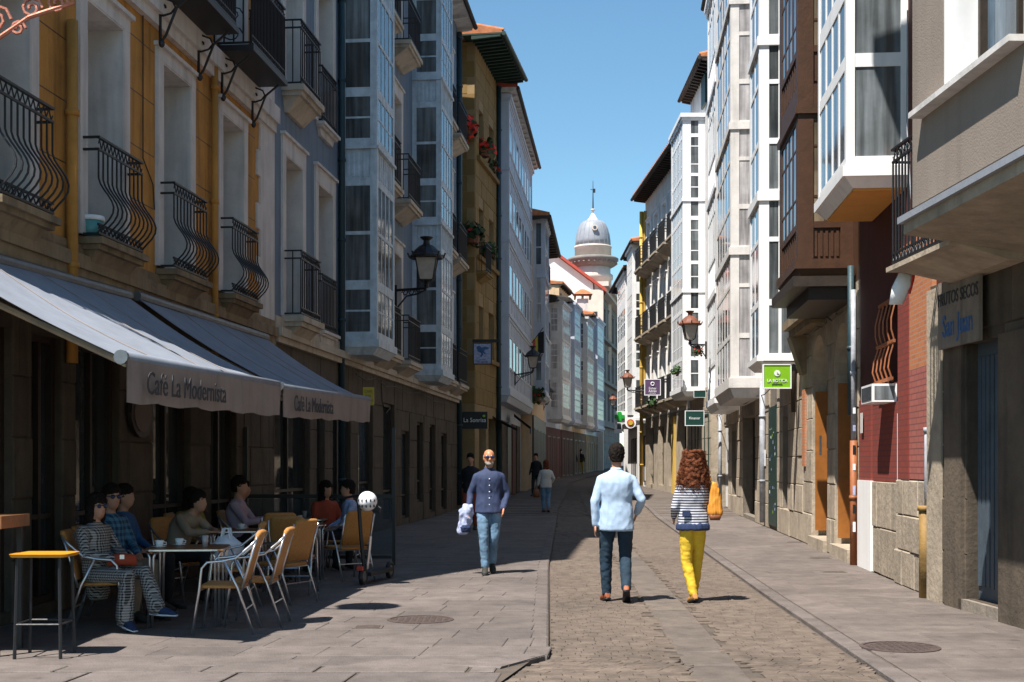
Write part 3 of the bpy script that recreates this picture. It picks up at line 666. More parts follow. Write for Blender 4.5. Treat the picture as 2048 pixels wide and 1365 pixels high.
MB().box(-.4, .4, -.35, .35, 0, 2.3).build('stack', 'old_white', t); MB().hexa([(-.7, -.6, 2.6), (.7, -.6, 2.6), (.7, .6, 2.6), (-.7, .6, 2.6)], [(-.15, -.1, 3.0), (.15, -.1, 3.0), (.15, .1, 3.0), (-.15, .1, 3.0)]).build('cap', 'roof_tile', t)
m = MB(); [m.box(a*.55-.06, a*.55+.06, -.5, .5, 2.3, 2.6) for a in (-1, 0, 1)]; m.build('cap_post', 'brown_stone', t)
# ---- ornate corner building, white gable, domed tower
b = B('ornate_building', 'dark ornate stone corner building with white gable wall closing the view up the street', 99.5, 118, L6, 'L')
for i in range(5):
    for zf in (5.2, 8.6, 12.0): b.window(1.2 + i*3.5, 2.4 + i*3.5, zf, zf + 2.3, .25, 'old_white', 'glass_dark', 2, (1, 2), trim='dark_ashlar', sub=False)
b.wall('dark_ashlar', 0, 15.4); b.core('dark_ashlar', 0, 15.4, 3)
for z in (4.6, 8.1, 11.5): b.box('string_course', 'dark_ashlar', 0, b.L, 0, .35, z, z + .25)
m = b.mb(); m.box(-.2, b.L, -.2, .9, 15.4, 15.75); m.box(-.1, b.L, -.2, .6, 15.1, 15.4); m.build('cornice', 'tower_stone', b.o)
b.blocks(0, b.L, 1, 4.5, .6, 1.3, 'dark_ashlar', .04, .05)
cm = b.mb(); cm.box(-.35, .0, -.9, .5, 1, 15.1); cm.build('corner_pier', 'tower_stone', b.o); b.box('pier_window', 'glass_dark', -.37, -.36, -.45, .05, 11.2, 13.4); b.box('pier_window', 'glass_dark', -.37, -.36, -.45, .05, 7.2, 9.6)
g = MB(); Pg = lambda p, t: (p[0], t, p[1])
g.prism([(2.55, 5), (6.3, 5), (6.3, 15.6), (2.95, 18.1), (2.55, 17.9)], Pg, 99.35, 99.6); gw = g.build('gable_wall', 'white_render', b.o)
gw.matrix_parent_inverse = b.o.matrix_basis.inverted() if False else Matrix.Identity(4)
bpy.context.view_layer.update(); gw.matrix_parent_inverse = b.o.matrix_world.inverted()
g = MB(); g.hexa([(2.4, 99.0, 17.8), (2.95, 99.0, 18.15), (2.95, 112, 18.15), (2.4, 112, 17.8)], [(2.4, 99, 18.0), (2.95, 99, 18.4), (2.95, 112, 18.4), (2.4, 112, 18.0)])
g.hexa([(2.95, 99.0, 18.15), (7.3, 99.0, 14.9), (7.3, 112, 14.9), (2.95, 112, 18.15)], [(2.95, 99.0, 18.4), (7.3, 99.0, 15.15), (7.3, 112, 15.15), (2.95, 112, 18.4)])
gr = g.build('roof', 'red_edge', b.o); gr.matrix_parent_inverse = b.o.matrix_world.inverted()
g = MB(); [g.tube([(4.0 + k*.35, 99.3, 15.1), (4.0 + k*.35, 99.45, 15.1)], .08, 8) for k in (0, 1)]
TY = 109.; px = TY/F; tx = (1186 - CX)*px; tz = lambda y: CH + (HY - y)*px
t = thing('domed_tower', 'round tower with ribbed grey dome, porthole and weathervane at the street end', 'tower', (tx, TY, 0))
r = lambda wpx: wpx*px/2
MB().lathe([(r(74), 10), (r(74), tz(562)), (r(80), tz(560)), (r(80), tz(552)), (r(70), tz(548)), (r(70), tz(536))], n=32).build('drum', 'tower_stone', t, True)
MB().lathe([(r(72), tz(537)), (r(88), tz(533)), (r(94), tz(526)), (r(102), tz(523)), (r(102), tz(519)), (r(96), tz(517))], n=32).build('cornice', 'dark_ashlar', t, True)
m = MB()
for i in range(28): q = i*2*math.pi/28; m.tube([(r(76)*math.cos(q), r(76)*math.sin(q), tz(533)), (r(96)*math.cos(q), r(96)*math.sin(q), tz(527))], .12, 5)
m.build('modillions', 'dark_ashlar', t)
MB().lathe([(r(73), tz(518)), (r(73), tz(498)), (r(75), tz(497)), (r(75), tz(494))], n=32).build('upper_drum', 'tower_stone', t, True)
pr = [(r(70) * k, tz(y)) for k, y in ((1, 494), (.985, 482), (.94, 470), (.86, 459), (.74, 450), (.58, 444))]
dm = MB().lathe(pr, n=40).build('dome', 'zinc', t, True)
m = MB()
for i in range(20): q = i*2*math.pi/20; m.tube([(a*1.004*math.cos(q), a*1.004*math.sin(q), z) for a, z in pr], .018, 5)
m.build('rib', 'zinc', t)
MB().lathe([(r(26), tz(445)), (r(27), tz(442)), (r(16), tz(437)), (r(9), tz(430)), (r(3), tz(426)), (r(3), tz(422)), (r(9), tz(421)), (r(9), tz(419)), (r(2), tz(418))], n=20).build('lantern_cap', 'tower_stone', t, True)
m = MB(); m.tube([(0, 0, tz(420)), (0, 0, tz(362))], [.07, .02], 6); m.tube([(-.22, 0, tz(379)), (.2, 0, tz(382))], .025, 5); m.box(.0, .2, -.02, .02, tz(386), tz(378)); m.build('weathervane', 'iron', t)
m = MB(); yy = -r(70)*.92; m.prism([(.24*math.cos(a*.5236), .24*math.sin(a*.5236)) for a in range(12)], lambda p, q: (p[0]+.05, q, tz(462)+p[1]), yy - .22, yy + .3); m.build('porthole', 'tower_stone', t)
m = MB(); m.prism([(.14*math.cos(a*.5236), .14*math.sin(a*.5236)) for a in range(12)], lambda p, q: (p[0]+.05, q, tz(462)+p[1]), yy - .24, yy - .2); m.build('porthole_glass', 'glass_dark', t)
# ================================================================ RIGHT SIDE
# ---- near beige house with jettied upper floor
R1 = lambda y: 5.32 - .0387*y
b = B('beige_house', 'beige rendered house on the near right, upper floor overhanging a stone ground floor', 5.5, 14.55, R1, 'R')
yu = b.uy; J = 1.2
a, c = yu(12.5), yu(13.48); b.op.append((a, c, .12, 2.8))
b.wall('dark_stone', -.2, 3.55)
b.blocks(yu(9), b.L, 0, 3.5, .58, 1.0, 'dark_stone', .025, .01)
bq = b.mb(); bq.box(yu(11.95), yu(13.75), 0, .78, 3.59, 3.64); bq.hexa([(yu(11.98), 0, 3.45), (yu(13.5), 0, 3.45), (yu(13.5), .2, 3.45), (yu(11.98), .2, 3.45)], [(yu(11.98), 0, 3.59), (yu(13.68), 0, 3.59), (yu(13.68), .66, 3.59), (yu(11.98), .66, 3.59)]); bq = bq.build('balcony', 'pale_stone', b.o); b.rail(yu(12.1), yu(13.7), .72, 3.64, 1.25, bq, step=.09)
b.box('door_jamb', 'dark_stone', yu(13.5), yu(13.98), 0, .06, 0, 3.0); b.box('door_jamb', 'dark_stone', yu(11.9), yu(12.48), 0, .10, 0, 2.8)
dk = b.box('door_back', 'black_paint', a, c, -.4, -.3, .1, 2.85)
gt = b.box('gate', 'gate_blue', a, c, -.16, -.12, .12, .26); b.box('gate_rail', 'gate_blue', a, c, -.16, -.11, 2.66, 2.8, gt)
for i in range(9): b.box('gate_slat', 'gate_blue', a + (c-a)*(i+.08)/9, a + (c-a)*(i+.8)/9, -.155, -.1, .262, 2.655, gt)
b.box('door_step', 'grey_stone', a - .1, c + .1, -.3, .06, -.05, .115)
pier = b.mb(); pier.box(yu(14.12), b.L, 0, .045, -.1, 3.5); pier.build('corner_pier', 'pale_stone', b.o)
sg = b.box('shop_sign', 'grey_stone', yu(12.85), yu(13.95), .1, .14, 2.78, 3.5)
for s_, z, h, mm in (('FRUTOS SECOS', 3.3, .2, 'ink'), ('San Juan', 3.0, .33, 'ink_blue')): text(s_, h, mm, sg, (yu(13.4), .145, z), (math.pi/2, 0, math.pi), sx=.8 if h < .3 else .75)
cv = b.mb(); ue = yu(12.0)
cv.prism([(0, 3.5), (J, 3.68), (J, 3.82), (J - .06, 3.9), (0, 3.9)], lambda p, q: (q, p[0], p[1]), .0, ue); cv.build('jetty', 'pale_stone', b.o)
cv = b.mb(); cv.box(0, ue + .03, J, J + .05, 3.78, 3.84); cv.build('drip_edge', 'zinc', b.o)
w0, w1 = b.uy(11.35, J), b.uy(13.12, J); ue2 = b.uy(12.03, J)
# upper wall stands at the jetty line; its far corner shows against the galleries
ub = B('beige_house_front', 'x', 5.5, 11.72, lambda y: R1(y) - J, 'R'); bpy.data.objects.remove(ub.o); ub.o = b.o
off = Vector((ub.p0.x, ub.p0.y)) - Vector((b.p0.x, b.p0.y))
def shift(o):                                   # parts built in the upper-wall frame are moved into the house frame
    o.location = (off.dot(b.d), off.dot(b.n), 0); return o
w0, w1 = ub.ux(2012), ub.ux(1880); w0, w1 = min(w0, w1), max(w0, w1)
zs_ = ub.z(ub.ux(1845), 227)
f = ub.window(w0 - .3, ub.ux(1886), zs_, zs_ + 1.9, .3, 'dark_wood', 'glass_blue', 2, (1,), fw=.06); shift(f)
shift(ub.wall('beige_render', 3.88, 11)); shift(ub.core('beige_render', 3.88, 11, 7))
shift(ub.box('sill', 'old_white', w0 - .35, ub.ux(1845), -.2, .13, zs_ - .05, zs_))
shift(ub.box('reveal', 'white_panel', ub.ux(1886) - .012, ub.ux(1886) - .002, -.3, -.01, zs_, zs_ + 1.9))
b.box('roof', 'roof_tile', 0, b.L, -7, J + .5, 11, 11.4)
# ---- red house
XR = lambda y: 3.66 + .0835*y
b = B('red_house', 'dark red house with brick piers, orange window grille and white bay window', 14.62, 19.4, XR, 'R')
yu = b.uy
b.op += [(yu(16.75), yu(17.75), 2.62, 3.75)]
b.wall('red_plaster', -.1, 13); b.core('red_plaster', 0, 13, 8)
b.box('recess', 'black_paint', yu(16.7), yu(17.4), -.48, -.4, 0, 3.9)
for a, c, mm, pr, zb, zt in ((14.75, 16.5, 'pink_brick', .05, 1.35, 2.7), (14.75, 16.5, 'orange_brick', .05, 2.7, 4.3), (16.72, 18.35, 'red_brick', .02, 1.3, 2.36), (18.45, 19.35, 'red_brick', .03, 1.3, 2.5)):
    b.box('brick_pier', mm, yu(a), yu(c), 0, pr, zb, zt)
pk = b.mb(); pk.box(yu(15.9) , yu(16.52), .0, .06, 1.34, 4.0); pk.build('brick_edge', 'red_brick', b.o)
b.blocks(yu(14.72), yu(16.62), 0, 1.34, .45, .7, 'pale_stone', .07, .012, .1); b.blocks(yu(16.74), yu(18.36), 0, 1.3, .6, 1.1, 'pale_stone', .03, .012, .1)
b.box('white_base', 'white_render', yu(18.37), yu(19.38), 0, .05, 0, 1.3); b.box('white_jamb', 'white_panel', yu(16.62), yu(16.7), -.1, .03, .35, 2.2)
gr = b.mb(); u0, u1 = yu(16.72), yu(17.75)
for i in range(5):
    u = u0 + (u1-u0)*i/4; gr.tube([(u, .04, 3.7), (u, .1, 3.45), (u, .1, 3.3), (u, .06, 3.15), (u, .12, 2.95), (u, .14, 2.8), (u, .08, 2.62)], .013, 5)
for z, w in ((3.72, .04), (3.15, .07), (2.66, .1)): gr.box(u0 - .03, u1 + .03, w - .02, w + .02, z - .02, z + .02)
gr.build('window_grille', 'orange_pipe', b.o)
ac = b.box('air_conditioner', 'white_panel', yu(16.85), yu(17.6), .0, .32, 2.36, 2.6); b.box('air_conditioner_grille', 'glass_dark', yu(16.9), yu(17.55), .321, .326, 2.39, 2.57, ac); b.box('air_conditioner_grille', 'glass_mid', yu(16.85) - .004, yu(16.85), .03, .29, 2.39, 2.57, ac)
zr = [5.32, 7.6, 9.9, 12.4]
b.gallery(yu(16.2), yu(18.5), .77, zr, [('R', .12), ('G', 1.05), ('R', .16), ('G', .68), ('R', .1)], 4, 1, 'white_panel', 'glass_mid', 'glass_mid', post=.11, base=.26, mull=.07)
b.box('gallery_soffit', 'orange_paint', yu(16.2) + .1, yu(18.5) - .1, .02, .66, 5.03, 5.058)
b.box('orange_strip', 'orange_paint', yu(14.9), yu(15.4), 0, .03, 4.4, 12)
b.pipe(yu(14.72), .10, .9, 1.95, .045, 'grey_pipe'); b.pipe(yu(14.72), .13, 0, 1.05, .075, 'ochre_pipe')
b.box('roof', 'roof_tile', 0, b.L, -7, .5, 13, 13.3)
rb = b
# laundry on the balcony
t = thing('laundry', 'white cloth and pink strap hanging from the black iron balcony', 'laundry', sp(1812, 560, 13.72)); t.scale = (.75,)*3
m = MB(); m.loft([((0, 0, .1), (.1, 0, 0), (0, .03, 0)), ((-.06, 0, -.1), (.14, 0, 0), (0, .05, 0)), ((-.14, .02, -.35), (.1, 0, 0), (0, .04, 0))], 8); m.build('cloth', 'paper_white', t, True)
MB().tube([(.12, 0, .14), (.1, 0, 0), (.04, -.02, -.2)], .02, 5).build('strap', 'flower', t)
# ---- arched stone house with brown gallery
b = B('arcade_house', 'shaded stone house with two tall arches below a brown timber gallery', 19.42, 25.3, XR, 'R')
yu = b.uy
arch = [(yu(20.0), yu(21.6)), (yu(22.4), yu(24.1))]
for i, (a, c) in enumerate(arch): b.op.append((a, c, .0, 3.95))
b.wall('pale_stone', -.1, 4.35); b.wall('brown_wood', 4.35, 13.5); b.core('grey_stone', 0, 13.5, 8, w=-.9)
b.blocks(0, b.L, .0, 4.2, .6, .9, 'pale_stone', .025, .012)
for i, (a, c) in enumerate(arch):
    am = b.mb(); mid_ = (a+c)/2; rr = (c-a)/2; N = 12
    am.prism([(a - .02, 3.05), (a - .02, 4.0), (c + .02, 4.0), (c + .02, 3.05)] + [(mid_ + rr*.98*math.cos(k*math.pi/N), 3.05 + rr*.98*math.sin(k*math.pi/N)) for k in range(N+1)], lambda p, q: (p[0], q, p[1]), -.35, .03); am.build('arch', 'pale_stone', b.o)
    fr = b.mb(); fr.box(a, a + .12, -.45, -.3, 0, 2.9); fr.box(c - .12, c, -.45, -.3, 0, 2.9); fr.box(a, c, -.45, -.3, 2.7, 2.9); fr.box((a+c)/2 - .05, (a+c)/2 + .05, -.45, -.3, .5, 2.7); f = fr.build('shop_window', 'orange_wood', b.o)
    for k in (0, 1): b.box('pane', ('glass_warm', 'glass_dark')[i], a + .12 + k*(c-a-.24)/2, a + .12 + (k+1)*(c-a-.24)/2, -.42, -.38, .5, 2.7, f)
    b.box('stall_riser', 'black_paint', a, c, -.5, -.32, 0, .5, f); b.box('step', 'pale_stone', a - .05, c + .05, -.3, .1, -.05, .2, f)
    b.box('orange_panel', 'orange_wood', c - .13, c - .1, -.3, -.02, .3, 2.9, f); b.box('tympanum', 'grey_stone', a, c, -.5, -.25, 2.9, 4.0, f); b.box('room_back', 'cloth_black', a - .05, c + .05, -.7, -.6, 0, 3, f)
b.box('brick_strip', 'orange_brick', b.L - .5, b.L - .12, 0, .06, 1.5, 3.0)
zb = [4.75, 7.5, 10.3, 13.1]
b.gallery(yu(20.0), yu(22.3), .85, zb, [('P', .5), ('R', .1), ('g', .8), ('g', .8), ('R', .1), ('B', .12), ('R', .35)], 4, 2, 'brown_wood', 'glass_mid', 'glass_warm', post=.24, base=.3, mull=.09)
m = b.mb(); m.box(yu(19.8), yu(22.6), 0, .95, 4.3, 4.46); m.box(yu(19.9), yu(22.5), 0, .7, 4.1, 4.3); m.build('gallery_base', 'dark_wood', b.o)
m = b.mb(); m.box(yu(22.5), b.L, 0, .42, 4.16, 4.32); m.box(yu(22.5), b.L, 0, .3, 4.02, 4.16); m.hexa([(b.L - .5, 0, 3.3), (b.L - .02, 0, 3.3), (b.L - .02, .1, 3.3), (b.L - .5, .1, 3.3)], [(b.L - .5, 0, 4.02), (b.L - .02, 0, 4.02), (b.L - .02, .34, 4.02), (b.L - .5, .34, 4.02)]); m.build('corbel', 'brown_stone', b.o)
b.pipe(yu(19.52), .08, 0, 1.9, .055, 'orange_pipe'); b.pipe(yu(19.52), .08, 1.9, 4.2, .04, 'grey_pipe'); b.pipe(yu(19.75), .08, 2.3, 4.6, .05, 'teal_pipe')
for k in range(7):
    z = .5 + k*.3 + R.uniform(-.05, .05); b.mb().box(yu(19.52) - .058, yu(19.52) - .05, .06, .1, z, z + R.uniform(.06, .16)).build('sticker', ('paper_white', 'black_paint', 'jacket_pale')[k % 3], b.o)
b.eave(13.5, .9, 'dark_eave')
ab = b
# ---- white gallery building
b = B('white_gallery_building', 'tall white building with three glazed galleries on the sunny side', 25.32, 44.2, XR, 'R')
yu = b.uy
gops = [(1578, 1566, 2.6), (1556, 1541, 2.9), (1530, 1523, 2.7), (1512, 1486, 2.9), (1474, 1464, 2.6), (1458, 1449, 2.8), (1442, 1436, 2.7), (1430, 1421, 2.6)]
for i, (x0, x1, zt) in enumerate(gops): b.window(b.ux(x0), b.ux(x1), .1 if i % 2 else .55, zt, .28, ('dark_wood', 'dark_green_wood', 'dark_wood')[i % 3], 'glass_dark', 1 if i != 3 else 2, (1, 3), name='shop_window')
for zf in (4.2, 7.6, 10.7, 13.8):
    for a in (30.0, 31.2, 43.2): b.window(yu(a), yu(a) + .9, zf, zf + 2.0, .2, 'white_wood', 'glass_mid', 2, (1,))
b.wall('grey_stone', -.1, 3.5); b.wall('old_white', 3.5, 17.3); b.core('old_white', 0, 17.3)
b.blocks(0, b.L, 0, 3.4, .6, 1.0, 'pale_stone', .03, .012)
za = [3.75, 7.1, 10.25, 13.4, 16.5]
rA = [('R', .05), ('G', 1.0), ('R', .13), ('G', 1.2), ('R', .1), ('G', .75), ('B', .2)]
b.gallery(yu(26.0), yu(27.9), .8, za, rA, 2, 2, 'white_panel', 'glass_blue', 'glass_mid', post=.2, base=.22, mull=.06)
b.gallery(yu(32.7), yu(37.5), .8, [3.75, 7.1, 10.3, 13.5, 16.6], rA, 5, 1, 'old_white', 'glass_blue', 'glass_light', post=.22, base=.5, curtains=.22, mull=.07)
b.gallery(yu(38.7), yu(42.4), .72, [3.6, 6.9, 10.1, 13.3, 16.5], [('P', .9), ('R', .1), ('G', 1.2), ('R', .06), ('G', .5), ('B', .16)], 5, 1, 'white_panel', 'glass_blue', post=.3, base=.4, mull=.08)
b.eave(17.3, .7, 'dark_eave', step=.7)
b.pipe(b.ux(1533), .1, .1, 3.6, .07, 'grey_pipe'); b.pipe(b.ux(1597), .1, 2.6, 4.2, .05, 'dark_wood'); b.pipe(b.ux(1446), .1, .1, 3.4, .06, 'grey_pipe')
b.box('graffiti_panel', 'dark_green_wood', b.ux(1556), b.ux(1541), .03, .05, .1, 2.9)
for k in range(26):
    u = R.uniform(b.ux(1555), b.ux(1543)); z = R.uniform(.15, 2.4) ** 1.0; b.mb().box(u, u + R.uniform(.03, .1), .051, .054, z, z + R.uniform(.02, .08)).build('graffiti', ('paper_white', 'jacket_pale', 'lime')[k % 3] if k % 4 else 'cloth_blue', b.o)
wgb = b
# ---- small-paned white gallery house
XS = lambda y: 7.2 - .0*y
b = B('paned_gallery_house', 'white house with small-paned glazed gallery and dark eaves, sunny side past the lamp', 46.2, 51.6, XS, 'R')
b.wall('pale_stone', -.1, 4.4); b.wall('old_white', 4.4, 16.2); b.core('old_white', 0, 16.2)
yu = b.uy
b.gallery(yu(47.8), yu(51.3), .82, [4.45, 8.1, 11.5, 14.5], [('g', .85), ('R', .12), ('g', .7), ('g', .7), ('R', .14), ('G', .5), ('B', .12)], 7, 1, 'white_wood', 'glass_dark', 'glass_mid', post=.3, base=.35, mull=.09)
b.blocks(0, b.L, .1, 4.3, .6, 1.0, 'pale_stone', .03, .012)
b.eave(16.2, .4, 'dark_eave', step=.35)
b.box('shutter', 'dark_green_wood', 1.0, 2.0, 0, .08, 14.9, 16.0)
for k in range(3): b.window(.4 + k*1.7, 1.4 + k*1.7, .4, 3.4, -.06, 'dark_green_wood', 'glass_dark', 1, (1, 3), cut=False, name='shop_window')
# ---- balcony house and far galleries
XT = lambda y: 9.75 - .05*y
b = B('balcony_house', 'cream house with rows of iron balconies and dark eaves on the sunny side', 51.7, 63.2, XT, 'R')
for zf in (4.3, 7.7, 11.0):
    for i in range(5): b.window(.9 + i*2.25, 1.9 + i*2.25, zf, zf + 2.3, .2, 'white_wood', 'glass_dark', 2, (1,), trim='white_render', tw=.2); b.balcony(.5 + i*2.25, 2.2 + i*2.25, .55, zf, 1.0, 'pale_stone', .2)
for i in range(4): b.window(.6 + i*2.8, 2.0 + i*2.8, .6, 3.3, .2, 'dark_wood', 'glass_dark', 1, (1, 3), name='shop_window')
b.wall('pale_stone', 0, 3.8); b.wall('cream_plaster', 3.8, 14.6); b.core('cream_plaster', 0, 14.6)
b.box('yellow_strip', 'yellow_plaster', b.L - .35, b.L, 0, .12, 3.8, 14); b.pipe(b.L - .1, .22, .5, 14, .09, 'yellow_plaster')
b.box('yellow_pilaster', 'yellow_plaster', 3.0, 3.5, 0, .12, .2, 3.6)
b.eave(14.6, .62, 'dark_eave', step=.4)
far = [('far_gallery_house', 'white gallery house with window column beside the yellow drainpipe', 63.6, 69.0, 6.75, .75, 12.6, 'white_wood', 2),
       ('far_gallery_house', 'slim white gallery house, second beyond the yellow drainpipe', 69.2, 78.5, 6.85, .7, 12.1, 'white_wood', 2),
       ('far_gallery_house', 'farthest white gallery house at the end of the sunny side', 78.7, 92.0, 7.35, .7, 11.6, 'white_wood', 2)]
for i, (nm, lb, y0, y1, X, w, H, mm, ns) in enumerate(far):
    b = B(nm, lb, y0, y1, lambda y: X + (.0 if i < 2 else .13*(y - y0)), 'R'); b.wall('white_render', 0, H); b.core('white_render', 0, H)
    b.gallery(.3, b.L*.6, w, [3.9, 6.1, 8.3, 10.4, H - .2], [('R', .3), ('g', .75), ('R', .1), ('g', .75), ('R', .35)], 5, 1, mm, 'glass_dark', 'glass_dark', post=.2, base=.3, mull=.1)
    b.eave(H, .8, 'dark_eave', step=.6, rise=1.0)
    for k in range(2): b.window(.4 + k*2, 1.6 + k*2, gz(y0) + .2, 3.0, -.06, 'dark_wood', 'glass_dark', 1, (1,), cut=False, name='shop_window')

# notices and posters stuck to the ground floors
for bld, x, z, w_, h_, mm in ((wgb, 1536, 1.5, .3, .4, 'paper_white'), (wgb, 1460, 1.6, .3, .42, 'jacket_pale'), (rb, 1733, 2.0, .18, .3, 'old_white'), (ab, 1650, 1.7, .25, .35, 'curtain_cloth')):
    u = bld.ux(x); bld.box('notice', mm, u, u + w_, .055, .06, z, z + h_)
# ================================================================ AWNINGS
def awning(label, p0, p1, zw0, zw1, words, size, lx):
    (ax, ay, az), (bx, by, bz) = p0, p1; t = thing('awning', label, 'awning', (ax, ay, 0), group='café awnings')
    o = Vector((ax, ay, 0)); A = Vector((ax, ay, az)) - o; Bv = Vector((bx, by, bz)) - o
    w0 = Vector((XL(ay + .2) + .04, ay + .2, zw0)) - o; w1 = Vector((XL(by + .1) + .04, by + .1, zw1)) - o
    top, n, k = MB(), 14, 18; rows_ = []
    for i in range(n + 1):
        s = i/n; r = []
        for j in range(k + 1):
            q = j/k; p = (w0*(1-q) + w1*q)*(1-s) + (A*(1-q) + Bv*q)*s
            p.z -= .10*math.sin(math.pi*s)*(.6 + .4*math.sin(q*9)) + .015*math.sin(q*26)*s; r.append(p)
        rows_.append(r)
    vs_ = [p for r in rows_ for p in r] + [p - Vector((0, 0, .006)) for r in rows_ for p in r]; N = (n+1)*(k+1); fs = []
    for i in range(n):
        for j in range(k): a = i*(k+1)+j; fs += [(a, a+1, a+k+2, a+k+1), (N+a, N+a+k+1, N+a+k+2, N+a+1)]
    top.add(vs_, fs); top.build('canopy', 'canvas', t, True)
    for q in (.26, .5, .74):
        m = MB(); m.tube([(lambda r_: r_[round(q*k)] + Vector((0, 0, .004)))(r_) for r_ in rows_], .006, 4); m.build('seam', 'valance_cloth', t)
    m = MB(); m.tube([A, Bv], .055, 12); m.build('front_bar', 'canvas', t, True)
    m = MB(); m.tube([A - (Bv-A).normalized()*.012, A + (Bv-A).normalized()*.03], .058, 12); ec = m.build('end_cap', 'grey_metal', t)
    m = MB(); m.tube([w0 + Vector((.05, 0, -.02)), w1 + Vector((.05, 0, -.02))], .06, 10); m.build('roller', 'grey_metal', t)
    for q in (.03, .97):
        e = A*(1-q) + Bv*q; s_ = w0*(1-q) + w1*q; m = MB(); m.tube([e + Vector((0, 0, -.05)), (e + s_)*.5 + Vector((0, .35 if q < .5 else -.35, -.16)), s_ + Vector((.05, 0, -.25))], .03, 6); m.build('folding_arm', 'pale_stone', t)
    v = MB(); vv = []; dirn = (Bv - A)
    K = 40
    for j in range(K + 1):
        q = j/K; p = A*(1-q) + Bv*q + Vector((.05, 0, 0)); wv = .012*math.sin(q*60) + .01*math.sin(q*23)
        vv += [p + Vector((0, 0, -.01)), p + Vector((wv, 0, -.2)), p + Vector((wv*1.6, 0, -.36 - .012*math.sin(q*31)))]
    M_ = len(vv); vv += [p - Vector((.006, 0, 0)) for p in vv]; fs = []
    for j in range(K):
        for i in range(2): a = j*3+i; fs += [(a, a+3, a+4, a+1), (M_+a, M_+a+1, M_+a+4, M_+a+3)]
    v.add(vv, fs); vo = v.build('valance', 'valance_cloth', t, True)
    ang = math.atan2(dirn.y, dirn.x); tilt = math.atan2(dirn.z, dirn.xy.length)
    pos = A + dirn.normalized()*lx + Vector((.10, -.008, -.2)); text(words, size, 'ink', vo, pos, (math.pi/2, -tilt, ang), sx=1.0, align='LEFT', ext=.003, shear=.1)
awning('near grey café awning lettered Café La Modernista, one strip lit by sun', (-3.1, 10.15, 2.385), (-2.72, 14.8, 2.45), 3.42, 3.52, 'Café La Modernista', .27, .28)
awning('farther grey café awning, wholly in shade, beside the yellow sign', (-2.72, 14.95, 2.45), (-2.29, 20.3, 2.56), 3.55, 3.58, 'Café La Modernista', .27, .3)
# ================================================================ LAMPS
def lamp(label, wall, tip, h, glass='lamp_glass', cap='iron', group='wall lanterns'):
    w, p = Vector(wall), Vector(tip); t = thing('wall_lamp', label, 'street lamp', p, group=group); d = w - p
    m = MB(); m.tube([(0, 0, 0), d], .028*h, 6); m.tube([(0, 0, -.02*h), d*.3 + Vector((0, 0, -.10*h)), d*.65 + Vector((0, 0, -.13*h)), d + Vector((0, 0, -.38*h))], .018*h, 5)
    for q in (.3, .5, .7): m.tube([d*q + Vector((0, 0, -.06*h)) + (d.normalized()*math.cos(a*.8) + Vector((0, 0, 1))*math.sin(a*.8))*.07*h*(1-a*.06) for a in range(11)], .012*h, 4)
    m.tube([d + Vector((0, 0, .1*h)), d + Vector((0, 0, -.42*h))], .03*h, 6); m.build('bracket', 'iron', t)
    f = MB(); f.lathe([(.04*h, 0), (.05*h, .06*h), (.03*h, .1*h), (.09*h, .15*h)], n=8)
    for i in range(4): q = math.pi/4 + i*math.pi/2; f.tube([(.1*h*math.cos(q), .1*h*math.sin(q), .14*h), (.19*h*math.cos(q), .19*h*math.sin(q), .17*h), (.29*h*math.cos(q), .29*h*math.sin(q), .58*h)], .014*h, 5)
    f.build('frame', 'iron', t)
    g = MB(); g.rings([[(r_*math.cos(math.pi/4 + i*math.pi/2), r_*math.sin(math.pi/4 + i*math.pi/2), z) for i in range(4)] for r_, z in ((.17*h, .17*h), (.275*h, .575*h))]); g.build('glass', glass, t)
    c = MB(); c.lathe([(.33*h, .58*h), (.34*h, .62*h), (.29*h, .66*h), (.24*h, .74*h), (.15*h, .82*h), (.07*h, .86*h), (.06*h, .93*h), (.11*h, .97*h), (.13*h, 1.0*h), (.03*h, 1.0*h)], n=12)
    for i in range(8): q = i*math.pi/4; c.tube([(.33*h*math.cos(q), .33*h*math.sin(q), .6*h), (.37*h*math.cos(q), .37*h*math.sin(q), .69*h)], .02*h, 5)
    c.build('cap', cap, t, False); return t
b = bb; u = b.ux(790); lamp('large black lantern on scrolled bracket between the two pale blue galleries', bpt(b, u, .02, b.z(u, 581)), sp(853, 577, b.Y(u) - .3), 1.25)
b = wb; u = b.ux(1030, .6); lamp('black lantern on the shaded white glazed building above the shop awnings', bpt(b, u, .6, b.z(u, 750, .6)), sp(1066, 744, b.Y(u) - .2), 1.0)
lamp('small black lantern on the narrow building by the flag, shaded side', (1.75, 71.0, CH + (930-806)/F*71), sp(1097, 806, 71), 1.0)
lamp('tiny far lantern before the last gallery house on the bend', (5.6, 94.2, 4.9), sp(1179, 856, 92), 1.0)
b = wgb; lamp('rust-capped lantern in sun in front of the small-paned gallery', sp(1412, 690, 41.0), sp(1380, 690, 41.0), 1.08, cap='rust_cap')
lamp('rust-capped lantern beside the purple sign, sunny side', sp(1291, 782, 60), sp(1255, 781, 60), .95, cap='rust_cap')
lamp('faint far lantern above the pharmacy cross', sp(1240, 816, 84), sp(1226, 816, 84), .9, cap='rust_cap')
